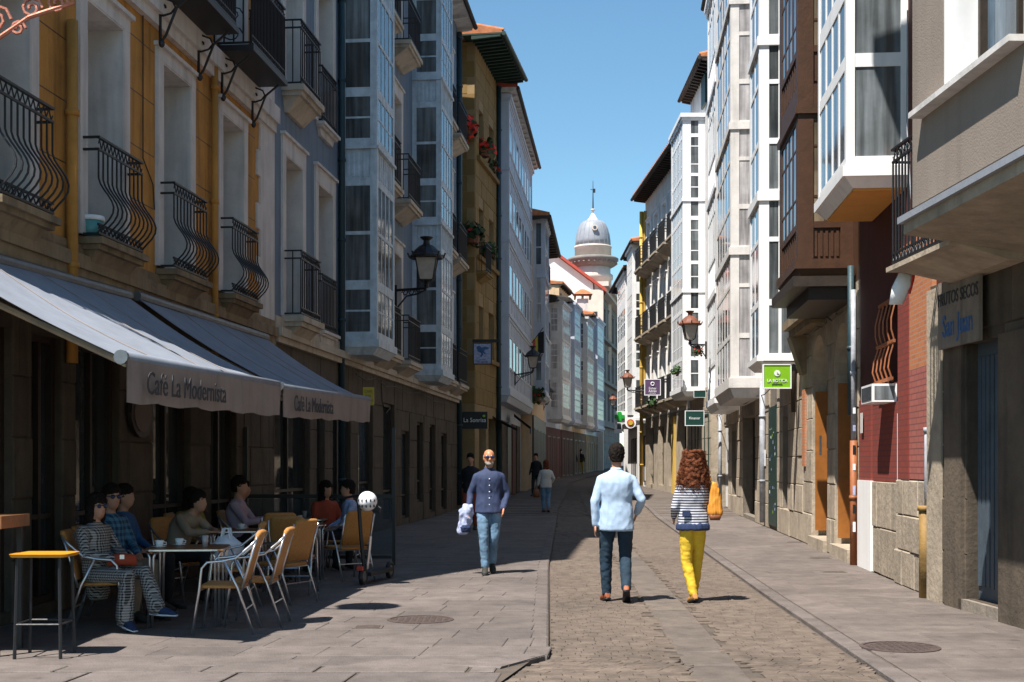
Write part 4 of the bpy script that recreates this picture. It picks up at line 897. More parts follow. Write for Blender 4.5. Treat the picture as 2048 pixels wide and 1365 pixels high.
# near bracket at the upper left, catching the sun
t = thing('wall_lamp', 'sunlit coppery scrolled lamp bracket at upper left corner of yellow building', 'street lamp', (-4.88, 11.35, 5.68), group='wall lanterns')
m = MB(); e = Vector((1.2, -.05, .02)); m.tube([(0, 0, 0), e], .022, 6); m.tube([(0, 0, -.65), (.25, 0, -.42), (.6, 0, -.18), (1.0, 0, -.05)], .02, 6); m.tube([(.0, 0, .1), (0, 0, -.7)], .025, 6)
for cx_, cz_, rr in ((.3, -.2, .14), (.62, -.1, .1), (.85, -.06, .1), (.12, -.34, .1), (.5, -.28, .07)): m.tube([(cx_ + rr*math.cos(a*.75)*(1-a*.06), 0, cz_ + rr*math.sin(a*.75)*(1-a*.06)) for a in range(14)], .016, 5)
m.build('bracket', 'copper', t)
h = 1.1; f = MB(); f.lathe([(.04, 0), (.06, .1), (.1, .15)], (1.13, -.05, .05), 8); f.build('lantern_foot', 'iron', t)
g = MB(); g.rings([[(1.13 + r_*math.cos(math.pi/4 + i*math.pi/2), -.05 + r_*math.sin(math.pi/4 + i*math.pi/2), z) for i in range(4)] for r_, z in ((.19, .2), (.3, .68))]); g.build('glass', 'lamp_glass', t)
MB().lathe([(.36, .68), (.3, .78), (.15, .92), (.07, 1.0), (.12, 1.1), (.02, 1.12)], (1.13, -.05, 0), 12).build('cap', 'iron', t)
# ================================================================ SIGNS
def sign(name, label, x0, y0, x1, y1, Yd, m, frame=None, th=.06, lines=(), arm=None, cat='sign'):
    (ax, _, az), (bx, _, bz) = sp(x0, y1, Yd), sp(x1, y0, Yd); t = thing(name, label, cat, ((ax+bx)/2, Yd, (az+bz)/2)); w, h = (bx-ax)/2, (bz-az)/2
    p = MB().box(-w, w, -th/2, th/2, -h, h).build('panel', m, t)
    if frame:
        f = MB(); e = min(w, h)*.09
        for q in ((-w-e, -w, -h-e, h+e), (w, w+e, -h-e, h+e), (-w, w, h, h+e), (-w, w, -h-e, -h)): f.box(q[0], q[1], -th/2-.012, th/2, q[2], q[3])
        f.build('frame', frame, t)
    for s_, fz, size, mm in lines: text(s_, size*h*2, mm, t, (0, -th/2 - .006, (fz*2-1)*h), sx=.9)
    if arm: a = MB(); [a.box(min(0, arm), max(0, arm), -.015, .015, z*h-.015, z*h+.015) for z in (.8, 1.05)]; a.build('arm', 'iron', t)
    return t, w, h
t, w, h = sign('hanging_sign', 'bright green square LA BOTICA shop sign under the white gallery', 1527, 731, 1580, 776, 25.6, 'lime', 'paper_white', .08, (('LA BOTICA', .30, .20, 'paper_white'), ('parafarmacia', .16, .10, 'forest')))
m = MB(); m.lathe([(h*.27, -.004), (h*.27, .004)], n=20); o = m.build('emblem', 'paper_white', t); o.rotation_euler = (math.pi/2, 0, 0); o.location = (0, -.047, h*.28)
m = MB(); m.ell((0, 0, 0), h*.06, .006, h*.13, 10, 6); m.ell((h*.09, 0, -h*.05), h*.09, .006, h*.06, 10, 6); o = m.build('leaf_mark', 'lime', t); o.location = (0, -.054, h*.27)
MB().tube([(-w, 0, h+.08), (w+.35, 0, h+.08)], .015, 6).build('arm', 'iron', t)
t, w, h = sign('hanging_sign', 'purple hanging sign lettered Esther Adrián with white border', 1290, 760, 1320, 790, 54.0, 'purple', 'paper_white', .06, (('Esther', .42, .22, 'paper_white'), ('Adrián', .24, .22, 'paper_white'), ('CALZADOS', .09, .09, 'paper_white')), arm=.9)
m = MB(); m.tube([(h*.22*math.cos(a*.42), 0, h*.45 + h*.22*math.sin(a*.42)) for a in range(15)], .02, 5); o = m.build('emblem', 'paper_white', t); o.location = (0, -.04, 0)
plant(sp(1305, 806, 54.2), .28, 150, .0, 'grey-green plant hanging under the purple sign')
t, w, h = sign('shop_sign', 'dark green scalloped sign in two boards on white shopfront', 1371, 823, 1407, 851, 44.5, 'forest', 'paper_white', .06, (('Kinamar', .5, .26, 'paper_white'),), arm=.8)
sign('shop_sign', 'small dark green framed board below the small-paned gallery', 1388, 782, 1411, 795, 45.0, 'forest', 'paper_white', .06, arm=.5)
t = thing('pharmacy_cross', 'green pharmacy cross sign above white boards on the sunny side', 'sign', sp(1239, 834, 62)); m = MB(); r_ = .24; m.box(-r_*.38, r_*.38, -.05, .05, -r_, r_); m.box(-r_, -r_*.38, -.05, .05, -r_*.38, r_*.38); m.box(r_*.38, r_, -.05, .05, -r_*.38, r_*.38); m.build('cross', 'cross_green', t)
MB().box(-.27, .27, .052, .08, -.27, .27).build('backing', 'paper_white', t); MB().box(-.25, .12, -.03, .03, -.8, -.3).build('board', 'paper_white', t); MB().box(-.12, .08, -.036, -.031, -.6, -.35).build('board_print', 'glass_mid', t)
t = thing('round_sign', 'round white sign with red and yellow emblem beside the pharmacy cross', 'sign', sp(1261, 846, 60))
def disc(r_, m, y, nm): o = MB().lathe([(r_, -.01), (r_, .01)], n=24).build(nm, m, t); o.rotation_euler = (math.pi/2, 0, 0); o.location = (0, y, 0)
disc(.26, 'paper_white', 0, 'disc'); disc(.17, 'sign_red', -.022, 'ring'); disc(.11, 'sign_yellow', -.044, 'emblem'); MB().box(-.14, .14, -.02, .02, .27, .36).build('hanger', 'iron', t)
t, w, h = sign('hanging_sign', 'framed white hotel sign with blue drawn figure on the sandstone building', 948, 688, 982, 728, 43.0, 'jacket_pale', 'black_paint', .12, (('HOSTAL', .2, .09, 'ink_blue'), ('San Lesmes', .09, .13, 'ink')))
m = MB(); m.ell((-.05, 0, .12), .13, .005, .09, 10, 6); m.ell((.1, 0, .18), .12, .005, .05, 10, 6); m.ell((-.12, 0, .2), .08, .005, .06, 8, 5); m.tube([(-.05, 0, .1), (0, 0, -.02), (-.06, 0, -.1)], .03, 5); m.tube([(.0, 0, .08), (.1, 0, 0)], .025, 5); o = m.build('figure', 'ink_blue', t); o.location = (0, -.066, 0)
MB().box(-w-.05, w+.3, -.08, .08, h+.05, h+.14).build('top_rail', 'black_paint', t)
t, w, h = sign('small_sign', 'small yellow sign on stone wall beyond the café awnings', 726, 775, 748, 811, 25.2, 'sign_yellow', None, .05, (('CAFÉ', .75, .2, 'ochre_stone'), ('BAR', .5, .2, 'ochre_stone'), ('ABIERTO', .25, .14, 'ochre_stone')))
t, w, h = sign('shop_awning_sign', 'black shop fascia with white script and green leaf below the sandstone building', 924, 824, 975, 858, 42.6, 'black_paint', None, .1, (('La Sonrisa', .5, .36, 'paper_white'),)); MB().ell((w*.72, -.056, h*.5), .05, .004, .04, 8, 5).build('leaf_mark', 'lime', t)
for x0, x1, Yd, lb in ((975, 1035, 47.0, 'dark shop awning under the white glazed building, nearer one'), (1028, 1062, 53.0, 'small dark shop awning under the white glazed building, farther one')):
    t = thing('shop_awning', lb, 'awning', sp(x0, 830, Yd)); W = (x1-x0)/F*Yd
    MB().hexa([(0, 0, 0), (W, 0, -.55), (W, 2.2, -.55), (0, 2.2, 0)], [(0, 0, .04), (W, 0, -.51), (W, 2.2, -.51), (0, 2.2, .04)]).build('canopy', 'cloth_black', t); MB().box(W-.02, W, 0, 2.2, -.75, -.52).build('valance', 'ink_blue', t)
t = thing('flag', 'red and yellow flag with dark drape hanging over the far left lantern', 'flag', sp(1076, 660, 60)); MB().tube([(-.5, 0, -.9), (.25, 0, .1)], .02, 5).build('pole', 'iron', t)
for k, (a, c, mm) in enumerate(((-.25, -.12, 'sign_red'), (-.12, .0, 'sign_yellow'), (.0, .28, 'cloth_black'))): MB().hexa([(a, -.02, -1.3 + k*.1), (c, .02, -1.3 + k*.1), (c, .05, -1.3 + k*.1), (a, .02, -1.3 + k*.1)], [(a, -.01, -.5 + k*.17), (c, .01, -.4 + k*.17), (c, .03, -.4 + k*.17), (a, .01, -.5 + k*.17)]).build(('red_band', 'yellow_band', 'dark_drape')[k], mm, t)
plant(sp(1507 - 112, 703, 46.0), .22, 110, .3, 'red flowers in a pot by the rust-capped lantern')
plant(sp(1352, 743, 47.5), .22, 90, .0, 'spiky plant on the sill of the small-paned gallery')
plant(sp(1068, 792, 61), .5, 150, .15, 'hanging basket on the shaded side before the bend')
for x, y, Yd, lb in ((1150, 710, 86, 'upper dark hanging plant on the third gallery house of the bend'), (1150, 780, 86, 'lower dark hanging plant on the third gallery house of the bend')): plant(sp(x, y, Yd), .6, 120, .0, lb)
# cables along the facades
def cable(label, pts, r_=.008, m='iron'):
    o = MB().tube(pts, r_, 5).build('cable', m); tag(o, label, 'cable', 'wires on the facades')
cable('thin wire running down the yellow wall between two balconies', [bpt(yb, yb.ux(283), .02, z) for z in (7.0, 6.2, 5.3, 5.25)] + [bpt(yb, yb.ux(303), .02, 5.0), bpt(yb, yb.ux(306), .02, 4.7)])
cable('thin wire down the near yellow wall beside the drainpipe', [bpt(yb, yb.ux(134), .02, 6.2), bpt(yb, yb.ux(142), .02, 5.2), bpt(yb, yb.ux(152), .02, 4.0)])
cable('grey wire looping down from white bay window on the red house', [bpt(rb, 1.35, .06, 7.2), bpt(rb, 1.3, .08, 5.8), bpt(rb, 1.1, .06, 4.6), bpt(rb, .8, .08, 4.0)], .008, 'grey_pipe')
cable('cable sagging on the stone wall beyond the yellow sign', [bpt(bb, bb.ux(758), .05, 3.5), bpt(bb, bb.ux(760), .05, 3.0), bpt(bb, bb.ux(768), .05, 2.75), bpt(bb, bb.ux(776), .06, 2.9)], .012)
for bld, xs, z0, lb in ((bb, (700, 740, 780, 830, 890), 3.42, 'black cable strung along the stone cornice under the pale blue galleries'), (yb, (300, 360, 420, 480, 515), 3.4, 'black cable strung under the balconies above the farther awning'), (wgb, (1590, 1560, 1520, 1480, 1440), 3.3, 'black cable running over the shopfronts below the white galleries'), (ab, (1690, 1670, 1650, 1620), 3.98, 'dark cable along the moulding of the arcade house')):
    pts = []
    for i, x in enumerate(xs):
        u = bld.ux(x); pts.append(bpt(bld, u, .13, z0 + .05*(i % 2)))
        if i < len(xs) - 1: u2 = bld.ux((x + xs[i+1])/2); pts.append(bpt(bld, u2, .13, z0 - .07))
    cable(lb, pts, .013)
t = thing('oval_plaque', 'dark oval plaque on the café wall just under the awning', 'plaque', bpt(yb, yb.ux(268), .06, 2.15)); t.rotation_euler = yb.o.rotation_euler
m = MB(-1); m.prism([(.34*math.cos(a*.3142), .3*math.sin(a*.3142)) for a in range(20)], lambda p, q: (p[0], q, p[1]), 0, .05); m.build('board', 'dark_wood', t); m = MB(-1); m.prism([(.27*math.cos(a*.3142), .23*math.sin(a*.3142)) for a in range(20)], lambda p, q: (p[0], q, p[1]), .05, .058); m.build('face', 'brown_wood', t)
# ================================================================ CAFE TERRACE
def make_chair(label, group='aluminium café chairs'):
    t = thing('cafe_chair', label, 'chair', group=group)   # faces +X, back at -X
    for s in (-1, 1):
        MB().tube([(.26, s*.27, 0), (.2, s*.265, .42), (.18, s*.265, .60), (.13, s*.265, .655), (.0, s*.265, .665), (-.12, s*.25, .69), (-.25, s*.235, .80), (-.31, s*.225, .86)], .0125, 8).build('leg', 'alu', t, True)
        MB().tube([(-.28, s*.25, 0), (-.14, s*.25, .42), (-.02, s*.262, .66)], .0125, 8).build('leg', 'alu', t, True)
        MB().tube([(-.17, s*.225, .40), (-.24, s*.225, .65), (-.31, s*.225, .88)], .012, 8).build('back_post', 'alu', t, True)
    m = MB(); m.tube([(.2, -.26, .40), (.2, .26, .40)], .01, 6); m.tube([(-.15, -.25, .40), (-.15, .25, .40)], .01, 6); m.tube([(-.2, -.25, .22), (-.2, .25, .22)], .008, 6); m.build('stretcher', 'alu', t)
    m = MB(); m.loft([((.22, 0, .415), (0, .23, 0), (0, 0, .012)), ((.18, 0, .435), (0, .245, 0), (0, 0, .02)), ((0, 0, .43), (0, .245, 0), (0, 0, .018)), ((-.17, 0, .425), (0, .22, 0), (0, 0, .018))], 14, 5); m.build('seat', 'rattan', t, True)
    m = MB(); m.loft([((-.185, 0, .47), (0, .205, 0), (.014, 0, .004)), ((-.225, 0, .62), (0, .212, 0), (.016, 0, .004)), ((-.285, 0, .82), (0, .212, 0), (.016, 0, .004)), ((-.315, 0, .9), (0, .20, 0), (.03, 0, .008)), ((-.325, 0, .925), (0, .17, 0), (.022, 0, .006))], 14, 4); m.build('backrest', 'rattan', t, True)
    return t
PI = math.pi
chairs = [(-2.62, 11.75, PI + .06, 'front aluminium café chair with sunlit rattan back, nearest of the pair'), (-2.45, 12.3, PI + .0, 'aluminium café chair tucked just behind the front chair, back tip in sun'),
  (-2.95, 13.5, PI + .1, 'rattan café chair holding the white plastic bag'), (-2.62, 15.25, PI/2, 'rattan café chair seen squarely from behind at the middle table'),
  (-2.2, 17.1, PI*.72, 'rattan café chair beside the scooter'), (-2.55, 14.3, PI*.85, 'empty café chair between the white bag chair and the middle table'), (-3.0, 16.35, PI/2 + .3, 'empty café chair between the second table and the lilac shirt'), (-3.85, 12.0, .15, 'café chair under the woman in checked suit'), (-4.0, 12.75, .1, 'café chair under the man in plaid shirt'),
  (-3.75, 14.6, -.5, 'café chair under the person in beige jacket'), (-4.0, 16.1, .0, 'café chair under the woman in mustard top'), (-3.55, 17.0, .0, 'café chair under the man in lilac shirt'), (-2.45, 18.6, PI, 'café chair under the person behind the helmet')]
ch0 = make_chair(chairs[0][3]); ch0.location = (*chairs[0][:2], 0); ch0.rotation_euler[2] = chairs[0][2]
for x, y, a, lb in chairs[1:]: dup(ch0, (x, y, 0), a, lb)
def make_table(label, loc, r_=.36):
    t = thing('cafe_table', label, 'table', loc, R.uniform(0, .3), 'café tables')
    m = MB(); m.loft([((0, 0, .715), (r_, 0, 0), (0, r_, 0)), ((0, 0, .74), (r_+.01, 0, 0), (0, r_+.01, 0))], 24, 8); m.build('top', 'table_wood', t); m = MB(); m.loft([((0, 0, .72), (r_+.014, 0, 0), (0, r_+.014, 0)), ((0, 0, .735), (r_+.014, 0, 0), (0, r_+.014, 0))], 24, 8); m.build('rim', 'alu', t)
    for sx_ in (-1, 1):
        for sy in (-1, 1):
            m = MB(); [m.tube([(sx_*(r_-.05)+q, sy*(r_-.06), 0), (sx_*(r_-.06)+q, sy*(r_-.07), .66), (sx_*(r_-.06)+q*2.2, sy*(r_-.07), .715)], .013, 8) for q in (-.018, .018)]; m.build('leg', 'alu', t, True)
    return t
make_table('café table with white cup beside the checked-suit woman', (-3.12, 12.35, 0)); make_table('café table before the woman in mustard top', (-3.35, 15.6, 0)); make_table('café table with ashtray in front of the man in lilac shirt', (-2.9, 17.2, 0)); make_table('farthest café table near the glass screen', (-3.1, 18.9, 0))
def cup(x, y, z, label):
    t = thing('coffee_cup', label, 'cup', (x, y, z), group='cups on the tables'); MB().lathe([(.025, .008), (.035, .02), (.043, .07), (.038, .07), (.03, .02)], n=14).build('cup', 'porcelain', t, True); MB().lathe([(.03, 0), (.07, .012), (.068, .014), (.02, .006)], n=16).build('saucer', 'porcelain', t, True); MB().tube([(.04, 0, .055), (.065, 0, .05), (.065, 0, .03), (.04, 0, .025)], .005, 5).build('handle', 'porcelain', t)
cup(-3.36, 12.2, .741, 'white coffee cup on near edge of the checked-suit woman\'s table'); cup(-3.25, 12.5, .741, 'second white cup farther back on the checked-suit woman\'s table'); cup(-3.3, 15.6, .741, 'white cup on the table before the mustard top')
for x, y, lb in ((-2.95, 12.3, 'small glass on the near café table'), (-2.85, 17.2, 'glass on the lilac-shirted man\'s table'), (-3.05, 18.85, 'glass on the farthest café table')):
    t = thing('glass', lb, 'glass', (x, y, .741), group='glasses on the tables'); MB().lathe([(.026, 0), (.034, .11), (.031, .11), (.023, .006)], n=12).build('tumbler', 'glass_light', t, True); MB().lathe([(.024, .006), (.029, .06)], n=12).build('drink', 'glass_warm', t, True)
t = thing('plastic_bag', 'crumpled white plastic bag on a rattan chair', 'bag', (-3.0, 13.45, .44))
m = MB(); m.ell((0, 0, .17), .17, .15, .18, 18, 12); o = m.build('bag', 'white_plastic', t, True)
for v in o.data.vertices: v.co += Vector((0, 0, 0)) + v.co.normalized() * .05 * noise.noise(v.co * 11)
m = MB(); [m.tube([(-.05, s*.04, .3), (-.03, s*.05, .42), (.03, s*.05, .42), (.05, s*.04, .3)], .012, 5) for s in (-1, 1)]; m.build('handle', 'white_plastic', t)
# bar stool and high table
t = thing('bar_stool', 'black metal bar stool with amber board seat at lower left', 'stool', (-3.74, 10.25, 0), .02)
for sx_ in (-1, 1):
    for sy in (-1, 1): MB().tube([(sx_*.18, sy*.17, 0), (sx_*.165, sy*.15, .8)], .014, 6).build('leg', 'iron', t)
m = MB(); [m.tube([(sx_*.175, -.165, .27), (sx_*.175, .165, .27)], .009, 6) for sx_ in (-1, 1)]; [m.tube([(-.175, sy*.165, .27), (.175, sy*.165, .27)], .009, 6) for sy in (-1, 1)]; m.build('foot_rail', 'iron', t); MB().loft([((0, 0, .80), (.22, 0, 0), (0, .2, 0)), ((0, 0, .825), (.23, 0, 0), (0, .21, 0))], 20, 8).build('seat', 'amber_board', t)
t = thing('high_table', 'thick wooden high table cut by the left edge of view', 'table', (-4.35, 10.45, 0)); MB().box(-.3, .3, -.3, .3, 1.02, 1.12).build('top', 'table_wood', t)
for sx_ in (-1, 1):
    for sy in (-1, 1): MB().box(sx_*.24-.02, sx_*.24+.02, sy*.24-.02, sy*.24+.02, 0, 1.02).build('leg', 'iron', t)
# glass wind screen
t = thing('wind_screen', 'black-framed glass wind screen closing the far end of the terrace', 'screen', (-1.8, 19.5, 0))
for x, h in ((0, 2.1), (-1.15, 1.1), (-2.25, 2.1)): MB().box(x-.025, x+.025, -.025, .025, 0, h).build('post', 'iron', t)
m = MB(); m.box(-2.22, -.03, -.02, .02, 1.02, 1.08); m.box(-2.22, -.03, -.02, .02, .1, .15); m.build('rail', 'iron', t)
gm = mat('screen_glass', (.4, .45, .48), .05, 0, 1, 0); gm.node_tree.nodes['Principled BSDF'].inputs['Transmission Weight'].default_value = .92; gm.node_tree.nodes['Principled BSDF'].inputs['IOR'].default_value = 1.05
for a, c in ((-2.21, -1.18), (-1.12, -.03)): MB().box(a, c, -.004, .004, .16, 1.01).build('glass_panel', 'screen_glass', t)
# scooter with helmet
t = thing('electric_scooter', 'black electric scooter standing beside the café chairs', 'scooter', (-1.9, 16.35, 0), -.25)
m = MB(); m.tube([(0, .05, .16), (-.03, .0, .6), (-.06, -.02, 1.12)], .026, 8); m.build('stem', 'iron', t); MB().tube([(-.28, -.02, 1.1), (-.06, -.02, 1.14), (.16, -.02, 1.1)], .015, 8).build('handlebar', 'iron', t)
MB().box(-.07, .07, .1, .95, .1, .15).build('deck', 'black_paint', t)
for y in (.0, 1.0):
    m = MB(); m.tube([(0, y + .1*math.cos(a*.4189), .105 + .1*math.sin(a*.4189)) for a in range(16)], .028, 8); o = m.build('tyre', 'black_paint', t); MB().tube([(-.02, y, .105), (.02, y, .105)], .07, 12).build('rim', 'grey_metal', o)
MB().box(-.04, .04, -.13, -.1, .19, .24).build('rear_light', 'sign_red', t); MB().tube([(.03, .06, .2), (.09, -.02, .45), (.11, -.03, .62)], .02, 6).build('brace', 'alu', t)
t = thing('helmet', 'white cycle helmet with black vents hung on the scooter', 'helmet', (-1.83, 16.2, 1.07)); m = MB(); m.ell((0, 0, 0), .125, .14, .125, 20, 14); m.build('shell', 'white_plastic', t, True)
m = MB()
for a in (-.9, -.45, 0, .45, .9):
    for z in (.01, -.06): m.ell((.122*math.sin(a)*math.cos(z*4), -.137*math.cos(a)*math.cos(z*4), z), .011, .012, .02, 8, 5)
m.build('vents', 'black_paint', t); MB().tube([(.1, 0, -.04), (.17, -.02, -.09), (.16, -.02, -.15), (.08, 0, -.12)], .012, 5).build('strap', 'black_paint', t)
# ================================================================ PEOPLE
def fuse(mb, name, m, voxel=.014, it=4, fold=0, fs=(9, 9, 5), par=None, seed=0):
    me = mb.mesh('tmp'); o = bpy.data.objects.new('tmp', me)
    r = o.modifiers.new('r', 'REMESH'); r.mode = 'VOXEL'; r.voxel_size = voxel
    if it: s = o.modifiers.new('s', 'SMOOTH'); s.iterations = it; s.factor = .5
    n = evald(o); bpy.data.objects.remove(o); bpy.data.meshes.remove(me)
    if fold:
        ns = [v.normal.copy() for v in n.vertices]
        for v, q in zip(n.vertices, ns):
            p = Vector((v.co.x*fs[0] + seed, v.co.y*fs[1], v.co.z*fs[2])); k = noise.noise(p) + .5*noise.noise(p*2.3); w_ = Vector((v.co.x*14 + seed, v.co.y*14, v.co.z*(30 if fs[2] > 8 else 7))); v.co += q * (fold * (1 - 2*abs(k)) + fold*.55*(1 - 2.4*abs(noise.noise(w_))))
    n.materials.clear(); n.materials.append(MT[m]); n.shade_smooth(); n.name = name
    return link(name, n, par)
def V(*a): return Vector(a)
STAND = dict(pel=(0,0,.95), che=(0,-.01,1.27), nec=(0,-.015,1.47), hd=(0,.015,1.635), sL=(-.168,-.01,1.378), sR=(.168,-.01,1.378), eL=(-.235,-.03,1.13), eR=(.235,-.03,1.13), wL=(-.26,.05,.9), wR=(.26,.05,.9),
    hL=(-.09,0,.93), hR=(.09,0,.93), kL=(-.10,.03,.5), kR=(.10,.03,.5), aL=(-.10,-.02,.085), aR=(.10,-.02,.085), tL=(-.115,.15,.03), tR=(.115,.15,.03))
SIT = dict(pel=(0,0,.53), che=(0,-.06,.83), nec=(0,-.05,1.03), hd=(0,-.01,1.195), sL=(-.18,-.05,.98), sR=(.18,-.05,.98), eL=(-.24,.02,.73), eR=(.24,.02,.73), wL=(-.12,.22,.64), wR=(.12,.22,.64),
    hL=(-.09,.02,.52), hR=(.09,.02,.52), kL=(-.12,.44,.53), kR=(.12,.44,.53), aL=(-.12,.42,.085), aR=(.12,.42,.085), tL=(-.13,.6,.03), tR=(.13,.6,.03))
def limb(mb, pts, rad, n=12):
    ps, rs = [], []
    for i in range(len(pts) - 1):
        k = 4
        for j in range(k): q = j/k; ps.append(pts[i].lerp(pts[i+1], q)); rs.append(rad[i] + (rad[i+1]-rad[i])*q)
    ps.append(pts[-1]); rs.append(rad[-1]); mb.tube(ps, rs, n)
    for p, r in ((pts[0], rad[0]), (pts[-1], rad[-1])): mb.ell(p, r, r, r, 10, 6)
    for p, r in zip(pts[1:-1], rad[1:-1]): mb.ell(p, r*.99, r*.99, r*.99, 10, 6)
def person(label, loc, rz, pose=STAND, J=None, H=1.75, top='shirt_navy', bottom='jeans_dark', shoes='shoe_dark', skin='skin', hair=('short', 'hair_dark'), hem=.1, vox=.012, yaw=0, pitch=0, fat=1.0, slim=1.0, sleeve=1.0, flare=0, fem=False, group='people', glasses=False, sole='black_paint', hands=True):
    j = {k: Vector(v) for k, v in pose.items()}
    for k, v in (J or {}).items(): j[k] = Vector(v)
    sc = H/1.75; side = (j['sR'] - j['sL']).normalized(); up = (j['nec'] - j['pel']).normalized(); fr = up.cross(side).normalized(); hs = (j['hR'] - j['hL']).normalized(); hfr = Vector((0, 0, 1)).cross(hs).normalized()
    if fr.dot(hfr) < 0: fr = -fr
    shw = .175 if fem else .2
    def torso(mb, g, lo=0, sh=1.0):
        P = lambda t: j['pel'].lerp(j['che'], t*2) if t < .5 else j['che'].lerp(j['nec'], t*2 - 1)
        S = [(-.0, .165, .118), (.12, .16, .112), (.28, .142 if fem else .15, .10), (.5, .158, .115), (.68, .168, .115), (.8, .168, .10), (.88, .150, .085), (.95, .098, .07), (1.0, .065, .062)]
        secs = []
        if lo: secs.append((j['pel'] - up*lo, hs*(.172*fat + g*1.3), hfr*(.125*fat + g*1.3)))
        for t, a, d in S:
            k = g if t < .95 else g*.6; secs.append((P(t), side.lerp(hs, max(0, .4-t))*(a*fat*sh + k), fr*(d*fat + k)))
        mb.loft(secs, 20, 2.3)
    body = MB(); torso(body, 0); limb(body, [j['nec'] - up*.03, j['hd'] - V(0, .01, .06)], [.058, .052])
    Rh = Matrix.Rotation(yaw, 3, 'Z') @ Matrix.Rotation(pitch, 3, 'X'); hp = lambda x, y, z: j['hd'] + Rh @ V(x, y, z)
    hd = MB()
    hd.loft([(hp(0, .02, -.115), Rh@V(.03, 0, 0), Rh@V(0, .035, 0)), (hp(0, .015, -.095), Rh@V(.05, 0, 0), Rh@V(0, .065, 0)), (hp(0, .01, -.05), Rh@V(.066, 0, 0), Rh@V(0, .082, 0)), (hp(0, .0, 0), Rh@V(.073, 0, 0), Rh@V(0, .093, 0)), (hp(0, -.008, .05), Rh@V(.075, 0, 0), Rh@V(0, .096, 0)), (hp(0, -.012, .09), Rh@V(.06, 0, 0), Rh@V(0, .078, 0)), (hp(0, -.014, .113), Rh@V(.032, 0, 0), Rh@V(0, .04, 0)), (hp(0, -.014, .119), Rh@V(.01, 0, 0), Rh@V(0, .012, 0))], 18)
    hd.loft([(hp(0, .085, .02), Rh@V(.008, 0, 0), Rh@V(0, .01, 0)), (hp(0, .102, -.028), Rh@V(.016, 0, 0), Rh@V(0, .016, 0)), (hp(0, .09, -.04), Rh@V(.012, 0, 0), Rh@V(0, .012, 0))], 8)
    for s in (-1, 1): hd.ell(hp(s*.076, -.008, -.01), .011, .02, .032, 8, 6); hd.ell(hp(s*.03, .078, .008), .014, .012, .01, 8, 5)
    hd.ell(hp(0, .085, -.065), .024, .012, .011, 8, 5); body.v, body.f = body.v, body.f; body.add(hd.v, hd.f)
    for s, S, E, W in ((-1, 'sL', 'eL', 'wL'), (1, 'sR', 'eR', 'wR')):
        limb(body, [j[S] - up*.012, j[E], j[W]], [.040*slim, .036*slim, .027])
        if hands:
            d = (j[W] - j[E]).normalized(); c = j[W] + d*.045; nrm = d.cross(V(0, 1, 0)); nrm = nrm.normalized() if nrm.length > .1 else V(1, 0, 0); lat = d.cross(nrm).normalized()
            body.loft([(j[W], lat*.026, nrm*.02), (c, lat*.04, nrm*.017), (j[W] + d*.09, lat*.04, nrm*.014)], 10)
            for i, ln in enumerate((.062, .072, .068, .052)):
                q = j[W] + d*.085 + lat*(.03 - i*.02); body.tube([q, q + d*ln*.5 + nrm*.004*s, q + d*ln*.95 - nrm*.014*s*(1 if s > 0 else 1)], [.0095, .009, .008], 6)
            q = j[W] + d*.03 + lat*.034; body.tube([q, q + d*.03 + lat*.018, q + d*.06 + lat*.018], [.012, .011, .009], 6)
    for a, k, an in (('hL', 'kL', 'aL'), ('hR', 'kR', 'aR')): limb(body, [j[a], j[k], j[an]], [.078*slim, .052*slim, .038])
    root = fuse(body, 'person', skin, vox, 2); tag(root, label, 'person', group); root.location = loc; root.rotation_euler = (0, 0, rz); root.scale = (sc,)*3
    g = .012; sh = MB(); torso(sh, g, hem)
    for S, E, W in (('sL', 'eL', 'wL'), ('sR', 'eR', 'wR')):
        w_ = j[E].lerp(j[W], sleeve); limb(sh, [j[S] + (j['che'] - j[S])*.04 - up*.008, j[E], w_], [.058*fat**.5, .047*fat**.5, .036])
    sh.loft([(j['nec'] - up*.04, side*.085, fr*.08), (j['nec'] + up*.012, side*.068, fr*.066)], 14)
    fuse(sh, 'top', top, vox*1.0, 7, .005, (10, 10, 5), root, 3)
    tr = MB(); tr.loft([(j['pel'] - up*.06 if pose is STAND else j['pel'] - V(0,0,.03), hs*.168*fat*slim, hfr*.13*slim), (j['pel'] + up*.02, hs*.17*fat*slim, hfr*.128*slim), (j['pel'] + up*.06, hs*.155*fat*slim, hfr*.112*slim)], 18, 2.3)
    for a, k, an in (('hL', 'kL', 'aL'), ('hR', 'kR', 'aR')): limb(tr, [j[a], j[k], j[an] + (j[k]-j[an]).normalized()*.03], [.096*slim, .067*slim, (.052 if not flare else flare)*slim])
    fuse(tr, 'trousers', bottom, vox*1.1, 3, .006, (10, 10, 9), root, 7)
    for an, tn in (('aL', 'tL'), ('aR', 'tR')):
        A, T = j[an], j[tn]; d = (T - A); lt = d.cross(V(0, 0, 1)).normalized(); upv = lt.cross(d).normalized(); hl = A - d.normalized()*.06 - upv*.04
        sm = MB(); sm.loft([(hl + upv*.02, lt*.032, upv*.045), (A - upv*.01, lt*.04, upv*.055), (A.lerp(T, .5), lt*.045, upv*.04), (A.lerp(T, .85), lt*.046, upv*.028), (T + d.normalized()*.03, lt*.028, upv*.018)], 12); so_ = fuse(sm, 'shoe', shoes, .010, 2, 0, par=root)
        sl = MB(); sl.loft([(hl - upv*.022, lt*.035, upv*.013), (A.lerp(T, .3) - upv*.045, lt*.042, upv*.013), (A.lerp(T, .85) - upv*.022, lt*.048, upv*.012), (T + d.normalized()*.035 - upv*.012, lt*.03, upv*.01)], 12); sl.build('sole', sole, so_, True)
    kind, hm = hair; hr = MB()
